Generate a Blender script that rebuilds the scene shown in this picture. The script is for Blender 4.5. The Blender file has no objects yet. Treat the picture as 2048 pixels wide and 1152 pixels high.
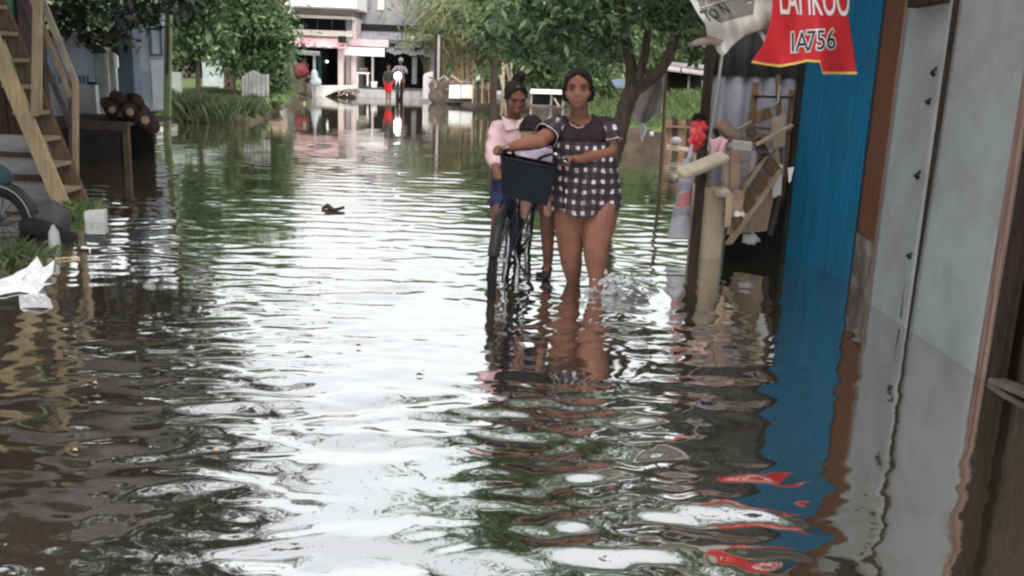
import bpy, bmesh, math, random
import numpy as np
from mathutils import Vector, Matrix
random.seed(7); rng = np.random.default_rng(11)
SC = bpy.context.scene
COL = SC.collection
EXPO = 1.2; WREF = .07
# ------------------------------------------------------------------ camera
F = 1850.0; CAMH = 1.38; ROLL = 0.04
PITCH = math.atan((576-145)/F)
fwd = Vector((0, math.cos(PITCH), -math.sin(PITCH)))
r0 = Vector((1,0,0)); u0 = Vector((0, math.sin(PITCH), math.cos(PITCH)))
cr = r0*math.cos(ROLL)+u0*math.sin(ROLL); cu = -r0*math.sin(ROLL)+u0*math.cos(ROLL)
CP = Vector((0,0,CAMH))
cam = bpy.data.cameras.new('camera'); cam.sensor_width = 36; cam.lens = 36*F/2048
cam.clip_start = .05; cam.clip_end = 3000
co = bpy.data.objects.new('camera', cam); COL.objects.link(co)
co.matrix_world = Matrix(((cr.x,cu.x,-fwd.x,0),(cr.y,cu.y,-fwd.y,0),(cr.z,cu.z,-fwd.z,CAMH),(0,0,0,1)))
SC.camera = co
def ray(px, py): return fwd + cr*((px-1024)/F) + cu*(-(py-576)/F)
def W(px, py, Y):
    d = ray(px,py); return CP + d*(Y/d.y)
def WX(px, py, X):
    d = ray(px,py); return CP + d*(X/d.x)
def G(px, py, z=0.0):
    d = ray(px,py); return CP + d*((z-CAMH)/d.z)
# ------------------------------------------------------------------ materials
def _nodes(name):
    m = bpy.data.materials.new(name); m.use_nodes = True
    nt = m.node_tree; nt.nodes.clear()
    out = nt.nodes.new('ShaderNodeOutputMaterial')
    return m, nt, out
def c4(c): return (c[0],c[1],c[2],1)
def M(name, a, b=None, sc=6, rough=.75, bump=.15, bsc=40, stretch=(1,1,1), metal=0, spec=.07, dirt=.35, dsc=1.3, lo=.35, hi=.65, dirtc=None):
    m, nt, out = _nodes(name); N = nt.nodes.new; L = nt.links.new
    if b is None: b = tuple(x*.75 for x in a)
    tc = N('ShaderNodeTexCoord'); mp = N('ShaderNodeMapping'); mp.inputs['Scale'].default_value = stretch
    L(tc.outputs['Object'], mp.inputs['Vector'])
    n1 = N('ShaderNodeTexNoise'); n1.inputs['Scale'].default_value = sc; n1.inputs['Detail'].default_value = 6
    L(mp.outputs[0], n1.inputs['Vector'])
    cr_ = N('ShaderNodeValToRGB'); cr_.color_ramp.elements[0].position = lo; cr_.color_ramp.elements[1].position = hi
    cr_.color_ramp.elements[0].color = c4(a); cr_.color_ramp.elements[1].color = c4(b)
    L(n1.outputs['Fac'], cr_.inputs['Fac'])
    n2 = N('ShaderNodeTexNoise'); n2.inputs['Scale'].default_value = dsc; n2.inputs['Detail'].default_value = 8; n2.inputs['Roughness'].default_value = .65
    L(tc.outputs['Object'], n2.inputs['Vector'])
    mr = N('ShaderNodeMapRange'); mr.inputs[1].default_value = .45; mr.inputs[2].default_value = .72
    mr.inputs[3].default_value = 0; mr.inputs[4].default_value = dirt
    L(n2.outputs['Fac'], mr.inputs[0])
    mx = N('ShaderNodeMix'); mx.data_type = 'RGBA'
    L(mr.outputs[0], mx.inputs['Factor']); L(cr_.outputs[0], mx.inputs[6])
    mx.inputs[7].default_value = c4(dirtc if dirtc else tuple(x*.35 for x in a))
    p = N('ShaderNodeBsdfPrincipled'); L(mx.outputs[2], p.inputs['Base Color'])
    p.inputs['Roughness'].default_value = rough; p.inputs['Metallic'].default_value = metal
    p.inputs['Specular IOR Level'].default_value = spec
    if bump:
        n3 = N('ShaderNodeTexNoise'); n3.inputs['Scale'].default_value = bsc; n3.inputs['Detail'].default_value = 5
        L(mp.outputs[0], n3.inputs['Vector'])
        bp = N('ShaderNodeBump'); bp.inputs['Strength'].default_value = bump; bp.inputs['Distance'].default_value = .02
        L(n3.outputs['Fac'], bp.inputs['Height']); L(bp.outputs[0], p.inputs['Normal'])
    L(p.outputs[0], out.inputs[0])
    return m
def wood(name, a, b, axis=2, rough=.8, dirt=.4, **k):
    s = [14,14,14]; s[axis] = 1.0
    return M(name, a, b, sc=3.5, stretch=tuple(s), rough=rough, bump=.25, bsc=9, dirt=dirt, **k)
def leafmat(name, cols, transl=.35, rough=.5, spec=.3):
    m, nt, out = _nodes(name); N = nt.nodes.new; L = nt.links.new
    def mute(c): l = .3*c[0]+.6*c[1]+.1*c[2]; return tuple(x*.74+l*.26 for x in c)
    cols = [mute(c) for c in cols]
    g = N('ShaderNodeNewGeometry'); r = N('ShaderNodeValToRGB')
    el = r.color_ramp.elements
    el[0].position = 0; el[0].color = c4(cols[0]); el[1].position = 1; el[1].color = c4(cols[-1])
    for i, c in enumerate(cols[1:-1]):
        e = el.new((i+1)/(len(cols)-1)); e.color = c4(c)
    L(g.outputs['Random Per Island'], r.inputs[0])
    p = N('ShaderNodeBsdfPrincipled'); L(r.outputs[0], p.inputs['Base Color'])
    p.inputs['Roughness'].default_value = rough; p.inputs['Specular IOR Level'].default_value = spec
    t = N('ShaderNodeBsdfTranslucent'); L(r.outputs[0], t.inputs['Color'])
    mx = N('ShaderNodeMixShader'); mx.inputs[0].default_value = transl
    L(p.outputs[0], mx.inputs[1]); L(t.outputs[0], mx.inputs[2]); L(mx.outputs[0], out.inputs[0])
    return m
def plastic(name, a, rough=.35, transp=0.0, b=None, sc=3, spec=.2):
    m, nt, out = _nodes(name); N = nt.nodes.new; L = nt.links.new
    tc = N('ShaderNodeTexCoord'); n1 = N('ShaderNodeTexNoise'); n1.inputs['Scale'].default_value = sc; n1.inputs['Detail'].default_value = 4
    L(tc.outputs['Object'], n1.inputs['Vector'])
    r = N('ShaderNodeValToRGB'); r.color_ramp.elements[0].color = c4(a); r.color_ramp.elements[1].color = c4(b or tuple(x*.8 for x in a))
    r.color_ramp.elements[0].position = .4; r.color_ramp.elements[1].position = .6
    L(n1.outputs['Fac'], r.inputs[0])
    p = N('ShaderNodeBsdfPrincipled'); L(r.outputs[0], p.inputs['Base Color']); p.inputs['Roughness'].default_value = rough; p.inputs['Specular IOR Level'].default_value = spec
    if transp:
        t = N('ShaderNodeBsdfTransparent'); t.inputs[0].default_value = (1,1,1,1)
        mx = N('ShaderNodeMixShader'); mx.inputs[0].default_value = transp
        L(p.outputs[0], mx.inputs[1]); L(t.outputs[0], mx.inputs[2]); L(mx.outputs[0], out.inputs[0])
    else: L(p.outputs[0], out.inputs[0])
    return m
def emit(name, c, s):
    m, nt, out = _nodes(name); e = nt.nodes.new('ShaderNodeEmission'); e.inputs[0].default_value = c4(c); e.inputs[1].default_value = s
    nt.links.new(e.outputs[0], out.inputs[0]); return m
# ------------------------------------------------------------------ mesh builder
class MB:
    def __init__(s): s.v = []; s.f = []; s.m = []; s.mi = 0
    def add(s, vs, fs):
        o = len(s.v); s.v += [tuple(v) for v in vs]; s.f += [tuple(i+o for i in f) for f in fs]; s.m += [s.mi]*len(fs); return s
    def hexa(s, p):   # 8 points: bottom 4 ccw, top 4 ccw
        return s.add(p, [(3,2,1,0),(4,5,6,7),(0,1,5,4),(1,2,6,5),(2,3,7,6),(3,0,4,7)])
    def box(s, a, b):
        x0,y0,z0 = min(a[0],b[0]),min(a[1],b[1]),min(a[2],b[2]); x1,y1,z1 = max(a[0],b[0]),max(a[1],b[1]),max(a[2],b[2])
        return s.hexa([(x0,y0,z0),(x1,y0,z0),(x1,y1,z0),(x0,y1,z0),(x0,y0,z1),(x1,y0,z1),(x1,y1,z1),(x0,y1,z1)])
    def rect(s, x0, y0, x1, y1, Y, d):
        """box whose front face lies in world plane Y, reaching d metres back"""
        ym = (y0+y1)/2; xm = (x0+x1)/2
        return s.box((W(x0,ym,Y).x, Y, W(xm,y1,Y).z), (W(x1,ym,Y).x, Y+d, W(xm,y0,Y).z))
    def bar(s, p0, p1, w, h=None, up=(0,0,1), taper=1.0):
        h = h or w; p0 = Vector(p0); p1 = Vector(p1); d = (p1-p0).normalized(); u = Vector(up)
        if abs(d.dot(u)) > .97: u = Vector((0,1,0))
        sd = d.cross(u).normalized(); u = sd.cross(d).normalized()
        P = []
        for p, t in ((p0,1),(p1,taper)):
            for a, b in ((-1,-1),(1,-1),(1,1),(-1,1)): P.append(p+sd*(a*w*t/2)+u*(b*h*t/2))
        return s.hexa(P)
    def tube(s, pts, rad, n=8, cap=True, closed=False):
        pts = [Vector(p) for p in pts]; k = len(pts)
        if not hasattr(rad, '__len__'): rad = [rad]*k
        V = []; prev = None
        for i in range(k):
            if closed: d = pts[(i+1)%k]-pts[i-1]
            else: d = pts[min(i+1,k-1)]-pts[max(i-1,0)]
            d = d.normalized() if d.length > 1e-9 else Vector((0,0,1))
            if prev is None:
                u = Vector((0,0,1)) if abs(d.z) < .9 else Vector((0,1,0))
            else: u = prev
            sd = d.cross(u).normalized(); u = sd.cross(d).normalized(); prev = u
            for j in range(n):
                a = 2*math.pi*j/n; V.append(pts[i]+(sd*math.cos(a)+u*math.sin(a))*rad[i])
        Fs = []
        for i in range(k if closed else k-1):
            i2 = (i+1)%k
            for j in range(n):
                j2 = (j+1)%n; Fs.append((i*n+j, i*n+j2, i2*n+j2, i2*n+j))
        if cap and not closed:
            Fs.append(tuple(range(n-1,-1,-1))); Fs.append(tuple((k-1)*n+j for j in range(n)))
        return s.add(V, Fs)
    def cap(s, p0, r0_, p1, r1, n=14):   # tapered capsule
        p0 = Vector(p0); p1 = Vector(p1); d = (p1-p0); L = d.length; d = d/L if L > 1e-6 else Vector((0,0,1))
        P = []; R = []
        for a in (-85,-60,-30): P.append(p0+d*(r0_*math.sin(math.radians(a)))); R.append(r0_*math.cos(math.radians(a)))
        P += [p0, p1]; R += [r0_, r1]
        for a in (30,60,85): P.append(p1+d*(r1*math.sin(math.radians(a)))); R.append(r1*math.cos(math.radians(a)))
        return s.tube(P, R, n)
    def chain(s, pts, rad, n=14):
        for i in range(len(pts)-1): s.cap(pts[i], rad[i], pts[i+1], rad[i+1], n)
        return s
    def ell(s, c, r, rot=None, nu=20, nv=12):
        c = Vector(c); V = []; Fs = []
        for i in range(nv+1):
            t = math.pi*i/nv
            t = min(max(t,.02),math.pi-.02)
            for j in range(nu):
                a = 2*math.pi*j/nu; p = Vector((r[0]*math.sin(t)*math.cos(a), r[1]*math.sin(t)*math.sin(a), r[2]*math.cos(t)))
                if rot: p = rot @ p
                V.append(c+p)
        for i in range(nv):
            for j in range(nu):
                j2 = (j+1)%nu; Fs.append((i*nu+j,(i+1)*nu+j,(i+1)*nu+j2,i*nu+j2))
        Fs.append(tuple(range(nu))); Fs.append(tuple(nv*nu+j for j in range(nu-1,-1,-1)))
        return s.add(V, Fs)
    def grid(s, fn, nu, nv, closed=False):
        V = [fn(i/nu, j/nv) for j in range(nv+1) for i in range(nu+(0 if closed else 1))]
        w = nu+(0 if closed else 1); Fs = []
        for j in range(nv):
            for i in range(nu):
                i2 = (i+1)%w if closed else i+1
                Fs.append((j*w+i, j*w+i2, (j+1)*w+i2, (j+1)*w+i))
        return s.add(V, Fs)
    def prism(s, poly, Y, d):   # poly of pixel points at plane Y, d thick in Y
        P = [W(x,y,Y) for x,y in poly]; n = len(P)
        V = list(P)+[p+Vector((0,d,0)) for p in P]
        return s.add(V, [tuple(range(n)), tuple(range(2*n-1,n-1,-1))]+[(i,i+n,(i+1)%n+n,(i+1)%n) for i in range(n)])
    def roof(s, a, b, t=.05):   # flat slab between 4 points list a (ccw)
        V = [Vector(p) for p in a]; V += [Vector(p)+Vector((0,0,b)) for p in a]
        return s.hexa(V)
def rootloc(o):
    while o.parent: o = o.parent
    return o.location
def build(mb, name, mat, parent=None, smooth=False, bevel=0, solid=0, jitter=0):
    loc = rootloc(parent) if parent is not None else None
    V = mb.v
    if loc is None:
        a = np.array(V); c = Vector(((a[:,0].min()+a[:,0].max())/2, (a[:,1].min()+a[:,1].max())/2, a[:,2].min()))
    else: c = loc
    me = bpy.data.meshes.new(name)
    me.from_pydata([(v[0]-c[0], v[1]-c[1], v[2]-c[2]) for v in V], [], mb.f)
    mats = mat if isinstance(mat, (list,tuple)) else [mat]
    for m in mats: me.materials.append(m)
    if len(mats) > 1: me.polygons.foreach_set('material_index', mb.m)
    if smooth: me.polygons.foreach_set('use_smooth', [True]*len(me.polygons))
    me.update()
    o = bpy.data.objects.new(name, me); COL.objects.link(o)
    if parent is not None: o.parent = parent
    else: o.location = c
    if bevel:
        b = o.modifiers.new('bevel','BEVEL'); b.width = bevel; b.segments = 2; b.limit_method = 'ANGLE'
    if solid:
        b = o.modifiers.new('solid','SOLIDIFY'); b.thickness = solid; b.offset = 0
    return o
def remesh(mb, vox, it=4):
    me = bpy.data.meshes.new('tmp'); me.from_pydata(mb.v, [], mb.f); me.update()
    o = bpy.data.objects.new('tmp', me); COL.objects.link(o)
    r = o.modifiers.new('r','REMESH'); r.mode = 'VOXEL'; r.voxel_size = vox
    s = o.modifiers.new('s','SMOOTH'); s.iterations = it; s.factor = .5
    dg = bpy.context.evaluated_depsgraph_get(); dg.update()
    ev = o.evaluated_get(dg); m2 = bpy.data.meshes.new_from_object(ev)
    out = MB(); out.v = [tuple(v.co) for v in m2.vertices]; out.f = [tuple(p.vertices) for p in m2.polygons]; out.m = [0]*len(out.f)
    bpy.data.objects.remove(o); bpy.data.meshes.remove(me); bpy.data.meshes.remove(m2)
    return out
def thing(name, label, cat, loc, group=None):
    o = bpy.data.objects.new(name, None); COL.objects.link(o); o.location = loc; o.empty_display_size = .1
    o['label'] = label; o['category'] = cat
    if group: o['group'] = group
    return o
def tag(o, label, cat, group=None):
    o['label'] = label; o['category'] = cat
    if group: o['group'] = group
    return o
def struct(o, kind='structure'): o['kind'] = kind; return o
def quads(name, P, mat, parent=None):
    """P: (N,4,3) numpy array of loose quads -> one mesh"""
    loc = np.array(rootloc(parent)) if parent is not None else np.array([P[...,0].mean(), P[...,1].mean(), P[...,2].min()])
    n = len(P); me = bpy.data.meshes.new(name)
    me.vertices.add(4*n); me.loops.add(4*n); me.polygons.add(n)
    me.vertices.foreach_set('co', (P.reshape(-1,3)-loc).astype(np.float32).ravel())
    me.loops.foreach_set('vertex_index', np.arange(4*n, dtype=np.int32))
    me.polygons.foreach_set('loop_start', np.arange(0,4*n,4, dtype=np.int32))
    me.update(calc_edges=True); me.validate()
    me.materials.append(mat)
    o = bpy.data.objects.new(name, me); COL.objects.link(o)
    if parent is not None: o.parent = parent
    else: o.location = loc
    return o
def unit(a): return a/np.maximum(np.linalg.norm(a, axis=-1, keepdims=True), 1e-9)
def leaves(C, size, ratio=.42, droop=.5, out=None, jitter=.4):
    """leaf diamonds at centres C; out: preferred outward direction (N,3)"""
    n = len(C); d = rng.normal(size=(n,3)); d[:,2] = d[:,2]*.6-droop
    if out is not None: d += out*1.1
    d = unit(d); up = rng.normal(size=(n,3))*.6; up[:,2] += 1
    sd = unit(np.cross(d, up)); L = size*(1+jitter*rng.normal(size=(n,1))).clip(.5,1.7)
    nrm = unit(np.cross(sd, d))
    base = C-d*L*.5; tip = C+d*L*.5-nrm*L*.12; mid = C-d*L*.05
    w = L*ratio*.5
    return np.stack([base, mid+sd*w-nrm*w*.25, tip, mid-sd*w-nrm*w*.25], axis=1)
def crown(c, r, nclump, per, lsize, rc=.35, ratio=.42, droop=.4, shell=.55, gap=None):
    c = np.array(c, float); r = np.array(r, float)
    u = unit(rng.normal(size=(nclump,3))); rad = (shell+(1-shell)*rng.random((nclump,1)))*(1+.17*rng.normal(size=(nclump,1)))
    cc = u*rad*r
    rcs = rc*(.45+1.1*rng.random((nclump,1))**1.5)
    k = np.repeat(np.arange(nclump), per)
    off = rng.normal(size=(len(k),3))*rcs[k]*np.array([1,1,.65])
    P = cc[k]+off
    o = unit(P/r+.0001)
    return leaves(c+P, lsize, ratio, droop, o*.6)
def grassblades(pts, h, w, lean=.35):
    n = len(pts); a = rng.random(n)*2*np.pi; s = np.stack([np.cos(a), np.sin(a), np.zeros(n)],1)
    H = (h*(.55+.9*rng.random(n)))[:,None]; ln = np.stack([rng.normal(size=n)*lean, rng.normal(size=n)*lean, np.ones(n)],1)*H
    b = pts; return np.stack([b-s*w/2, b+s*w/2, b+ln*.6+s*w*.55, b+ln+(ln-np.array([0,0,1])*H)*.5-np.array([0,0,.1])*H], axis=1)
def textmesh(s, size, off=0.0, ext=0.0):
    c = bpy.data.curves.new('t','FONT'); c.body = s; c.size = size; c.offset = off; c.extrude = ext; c.align_x = 'CENTER'; c.align_y = 'CENTER'; c.resolution_u = 4
    o = bpy.data.objects.new('t', c); COL.objects.link(o); dg = bpy.context.evaluated_depsgraph_get(); dg.update()
    m = bpy.data.meshes.new_from_object(o.evaluated_get(dg))
    bm = bmesh.new(); bm.from_mesh(m); bmesh.ops.triangulate(bm, faces=bm.faces)
    bmesh.ops.subdivide_edges(bm, edges=[e for e in bm.edges if e.calc_length() > size*.12], cuts=2, use_grid_fill=True)
    bmesh.ops.triangulate(bm, faces=bm.faces)
    bm.verts.index_update()
    V = [(v.co.x, v.co.y) for v in bm.verts]; Fs = [tuple(v.index for v in f.verts) for f in bm.faces]
    bm.free(); bpy.data.objects.remove(o); bpy.data.curves.remove(c); bpy.data.meshes.remove(m)
    return V, Fs
# ------------------------------------------------------------------ sky, sun
SUN_EL = math.radians(60); SUN_AZ = math.radians(160)   # high behind the camera, thinly veiled
w = bpy.data.worlds.new('World'); SC.world = w; w.use_nodes = True
nt = w.node_tree; nt.nodes.clear()
sky = nt.nodes.new('ShaderNodeTexSky'); sky.sky_type = 'NISHITA'; sky.sun_disc = False
sky.sun_elevation = SUN_EL; sky.sun_rotation = SUN_AZ; sky.air_density = 1.3; sky.dust_density = 5.0; sky.ozone_density = 1.0
hs = nt.nodes.new('ShaderNodeHueSaturation'); hs.inputs['Saturation'].default_value = .14
bg = nt.nodes.new('ShaderNodeBackground'); bg.inputs[1].default_value = .15
wo = nt.nodes.new('ShaderNodeOutputWorld')
nt.links.new(sky.outputs[0], hs.inputs['Color']); nt.links.new(hs.outputs[0], bg.inputs[0]); nt.links.new(bg.outputs[0], wo.inputs[0])
sl = bpy.data.lights.new('sun','SUN'); sl.energy = 0.5; sl.angle = math.radians(70); sl.color = (1,.97,.92)
so = bpy.data.objects.new('sun', sl); COL.objects.link(so)
sd = Vector((math.sin(SUN_AZ)*math.cos(SUN_EL), math.cos(SUN_AZ)*math.cos(SUN_EL), math.sin(SUN_EL)))
so.rotation_euler = sd.to_track_quat('Z','Y').to_euler(); so.location = (0,0,20)
SC.view_settings.view_transform = 'Standard'; SC.view_settings.look = 'None'; SC.view_settings.gamma = 1; SC.view_settings.exposure = EXPO
SC.render.engine = 'CYCLES'; SC.cycles.use_denoising = True
SC.cycles.filter_width = 2.3
SC.cycles.max_bounces = 8; SC.cycles.transparent_max_bounces = 12
SC.cycles.sample_clamp_indirect = 8
# ------------------------------------------------------------------ water
def noise2(X, Y, sc, seed):
    g = np.random.default_rng(seed); H = np.zeros_like(X)
    for i in range(7):
        a = g.random()*6.283; k = (.6+.9*g.random())*6.283/sc
        H += np.sin(k*(X*np.cos(a)+Y*np.sin(a))+g.random()*6.283)
    return H/2.0
def water_height(X, Y, dr):
    g = np.random.default_rng(5)
    # calm by the walls, lively in the open lane
    wob = .25*noise2(X, Y, 2.2, 3)
    q_ = X/np.maximum(Y,.5)
    calmR = 1/(1+np.exp((q_-.21+wob*.1)*15)); calmL = 1/(1+np.exp((-.385-q_+wob*.1)*24))
    amp = .14+.76*calmR*np.where(Y<7.5, .18+.82*calmL, 1)
    amp *= np.clip(.75+.45*noise2(X, Y, 1.6, 8), .15, 1.5)
    near = np.exp(-((Y-3.0)/1.3)**2)
    amp *= (.36+.42*near)*np.clip(1.25-.055*Y, .30, 1)
    H = np.zeros_like(X)
    for i in range(95):
        lam = float(np.exp(g.uniform(np.log(.085), np.log(.42))))
        th = math.pi/2+g.normal()*.36
        sl = .0150*(lam/.25)**.28
        k = 2*math.pi/lam; A = sl/k*2.0
        ph = g.random()*6.283
        q = k*(X*math.cos(th)+Y*math.sin(th))+ph+.9*np.sin(k*.23*(X*math.sin(th)-Y*math.cos(th))+ph*3)
        H += A*np.sin(q)*np.clip((lam-2.2*dr)/(2.2*dr+1e-6), 0, 1)
    H *= amp
    # rings spreading from the wading legs and the wheels
    for (cx, cy, A, lam, dec) in ((.50,5.8,.0018,.17,.7), (.42,6.15,.0018,.14,.6), (-.05,5.75,.0018,.13,.5), (.06,6.8,.0013,.13,.5)):
        R = np.hypot(X-cx, Y-cy)
        H += A*np.sin(2*math.pi*R/lam)*np.exp(-R/dec)*np.clip((lam-2.2*dr)/(2.2*dr+1e-6), 0, 1)*np.clip(R/.08,0,1)
    return H
def make_water():
    rs = [1.3]
    while rs[-1] < 75: rs.append(rs[-1]*1.0040+.0004)
    rs = np.array(rs); dr = np.gradient(rs)
    fine = np.linspace(-36, 36, 470); th = np.radians(np.concatenate([np.linspace(-100,-37,40), fine, np.linspace(37,100,40)]))
    R, T = np.meshgrid(rs, th, indexing='ij'); X = R*np.sin(T); Y = R*np.cos(T)
    D = np.repeat(dr[:,None], len(th), 1)
    Hh = water_height(X, Y, np.maximum(D, .3*R*np.radians(72/470)))
    V = np.stack([X,Y,Hh],-1).reshape(-1,3).astype(np.float32)
    nr, ncol = X.shape; i = np.arange(nr-1)[:,None]*ncol+np.arange(ncol-1)[None,:]
    Q = np.stack([i, i+1, i+ncol+1, i+ncol],-1).reshape(-1,4)[:, ::-1].astype(np.int32)
    n = len(Q); me = bpy.data.meshes.new('flood_water')
    me.vertices.add(len(V)); me.loops.add(4*n); me.polygons.add(n)
    me.vertices.foreach_set('co', V.ravel()); me.loops.foreach_set('vertex_index', Q.ravel())
    me.polygons.foreach_set('loop_start', np.arange(0,4*n,4,dtype=np.int32)); me.polygons.foreach_set('use_smooth', np.ones(n,bool))
    me.update(calc_edges=True)
    m, nt, out = _nodes('murky_water'); N = nt.nodes.new; L = nt.links.new
    tc = N('ShaderNodeTexCoord'); mp = N('ShaderNodeMapping'); mp.inputs['Scale'].default_value = (1,1.0,1)
    L(tc.outputs['Object'], mp.inputs[0])
    n1 = N('ShaderNodeTexNoise'); n1.inputs['Scale'].default_value = .9; n1.inputs['Detail'].default_value = 5; L(mp.outputs[0], n1.inputs['Vector'])
    r = N('ShaderNodeValToRGB'); r.color_ramp.elements[0].position = .35; r.color_ramp.elements[1].position = .7
    r.color_ramp.elements[0].color = (.046,.040,.027,1); r.color_ramp.elements[1].color = (.060,.050,.033,1); L(n1.outputs['Fac'], r.inputs[0])
    p = N('ShaderNodeBsdfPrincipled'); L(r.outputs[0], p.inputs['Base Color'])
    p.inputs['Roughness'].default_value = .9; p.inputs['Specular IOR Level'].default_value = 0
    n2 = N('ShaderNodeTexNoise'); n2.inputs['Scale'].default_value = 16; n2.inputs['Detail'].default_value = 3; L(mp.outputs[0], n2.inputs['Vector'])
    b = N('ShaderNodeBump'); b.inputs['Strength'].default_value = .035; b.inputs['Distance'].default_value = .01
    L(n2.outputs['Fac'], b.inputs['Height']); L(b.outputs[0], p.inputs['Normal'])
    gl_ = N('ShaderNodeBsdfGlossy'); gl_.inputs['Roughness'].default_value = .035; gl_.inputs['Color'].default_value = (1,1,.98,1); L(b.outputs[0], gl_.inputs['Normal'])
    fr_ = N('ShaderNodeFresnel'); fr_.inputs['IOR'].default_value = 1.6; L(b.outputs[0], fr_.inputs['Normal'])
    mr_ = N('ShaderNodeMapRange'); mr_.inputs[1].default_value = .05; mr_.inputs[2].default_value = .6; mr_.inputs[3].default_value = WREF; mr_.inputs[4].default_value = .80; L(fr_.outputs[0], mr_.inputs[0])
    mx_ = N('ShaderNodeMixShader'); L(mr_.outputs[0], mx_.inputs[0]); L(p.outputs[0], mx_.inputs[1]); L(gl_.outputs[0], mx_.inputs[2]); L(mx_.outputs[0], out.inputs[0])
    me.materials.append(m); o = bpy.data.objects.new('flood_water', me); COL.objects.link(o); struct(o)
make_water()
# ------------------------------------------------------------------ palette
mud = M('mud', (.09,.07,.05), (.05,.04,.03), sc=3)
earth = M('bank_earth', (.10,.072,.054), (.05,.038,.03), sc=4, bump=.5, bsc=9)
turf = M('turf', (.10,.145,.05), (.06,.095,.035), sc=5, bump=.5, bsc=20, dirtc=(.16,.17,.06))
concrete = M('concrete', (.42,.41,.40), (.30,.29,.28), sc=5)
wht = M('white_paint', (.80,.79,.76), (.70,.69,.66), sc=4, dirt=.25)
paleblue = M('pale_blue_paint', (.40,.47,.55), (.32,.38,.46), sc=3)
slate = M('slate_blue_paint', (.12,.15,.19), (.09,.11,.15), sc=3)
darkwood = wood('dark_wood', (.055,.04,.032), (.03,.022,.018))
midwood = wood('brown_wood', (.20,.13,.085), (.11,.07,.045))
tan_wood = wood('tan_wood', (.46,.35,.23), (.34,.25,.16), dirt=.3)
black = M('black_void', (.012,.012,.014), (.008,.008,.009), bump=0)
darkmetal = M('dark_metal', (.03,.03,.033), (.02,.02,.02), rough=.4, bump=0)
chrome = M('chrome', (.42,.42,.43), (.28,.27,.26), rough=.3, metal=1, bump=0, dirt=.3)
rubber = M('rubber', (.018,.018,.019), (.012,.012,.012), rough=.8, bump=.1)
tin = M('weathered_tin', (.30,.30,.31), (.20,.19,.20), sc=2.5, rough=.55, dirt=.6, dirtc=(.14,.09,.06), bump=.05)
# ------------------------------------------------------------------ ground
g = MB(); g.add([(-1500,-300,-.30),(1500,-300,-.30),(1500,2500,-.30),(-1500,2500,-.30)], [(0,1,2,3)])
struct(build(g, 'ground', mud))
def bank(name, x0, x1, y0, y1, fn, nx, ny, mats, edge):
    xs = np.linspace(0,1,nx+1); V = []; Fs = []; mi = []
    for j in range(ny+1):
        y = y0+(y1-y0)*j/ny
        for i in range(nx+1):
            x = x0+(x1-x0)*i/nx; V.append((x,y,fn(x,y)))
    m = MB(); m.v = V
    for j in range(ny):
        for i in range(nx):
            q = (j*(nx+1)+i, j*(nx+1)+i+1, (j+1)*(nx+1)+i+1, (j+1)*(nx+1)+i)
            if max(V[k][2] for k in q) < -.22: continue
            m.f.append(q); m.m.append(0 if np.mean([V[k][2] for k in q]) < edge else 1)
    return struct(build(m, name, mats, smooth=True))
def lerpt(t, ks):
    for (a,va),(b,vb) in zip(ks, ks[1:]):
        if t <= b: return va+(vb-va)*max(0,(t-a))/(b-a)
    return ks[-1][1]
def hn(x,y): return math.sin(x*1.7+y*.6)*.5+math.sin(x*3.9-y*2.3+1)*.3+math.sin(y*5.1+x*.8)*.2
# right: grassy mound behind the tree
RB = [(17.2,7.0),(18.0,1.9),(19.5,1.1),(21,.8),(24,.3),(31,-.8),(37,-2.2),(41,-3.2),(60,-3.6)]
def fR(x,y):
    if y < 17.2: d = -1
    else: d = (x-lerpt(y,RB))*.8+.12*hn(x*2,y*2)
    d = min(d, (y-17.35)*1.0+.15*hn(x*2,3))
    if d < 0: return -.3+max(-.2,d)*.2
    step = .42*min(1,d/.35)
    rise = max(0,min(1,(d-.4)/5.0))
    k = 1 if y < 27 else max(.0,1-(y-27)/4)
    right = max(0,min(1,(x-.4)/1.6))
    return -.06+step*(.45+.55*right)+rise*.95*k*right+.04*hn(x,y)
bank('grass_bank', -4, 22, 17.0, 46, fR, 150, 150, [earth, turf], .40)
# left: low weedy bank
LB = [(20.2,-9.5),(21.2,-5.75),(22.5,-5.9),(30,-7.3),(42,-9.4),(60,-10)]
def fL(x,y):
    d = min((lerpt(y,LB)-x)*.7, (y-20.2)*.8)+.12*hn(x*1.5,y*1.5)
    if d < 0: return -.3+max(-.2,d)*.2
    return -.06+.22*min(1,d/.5)+.12*min(1,d/3)+.04*hn(x,y)
bank('weedy_bank', -24, -5, 19.5, 60, fL, 90, 130, [earth, turf], .06)
# raised yard under the left houses
def fY(x,y):
    d = min((-6.15-.18*(y-13)-x)*.9, (y-13.2)*.9)+.08*hn(x*2,y*2)
    return -.3+min(.55,max(0,d)*.9)+.02*hn(x,y) if d > 0 else -.32
bank('house_yard', -20, -6, 13, 20.5, fY, 60, 40, [earth, earth], .06)
# far shop forecourt, a hand's breadth above the water
m = MB(); m.rect(560,181,1030,205,44.2,9); struct(build(m, 'forecourt', concrete))
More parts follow.
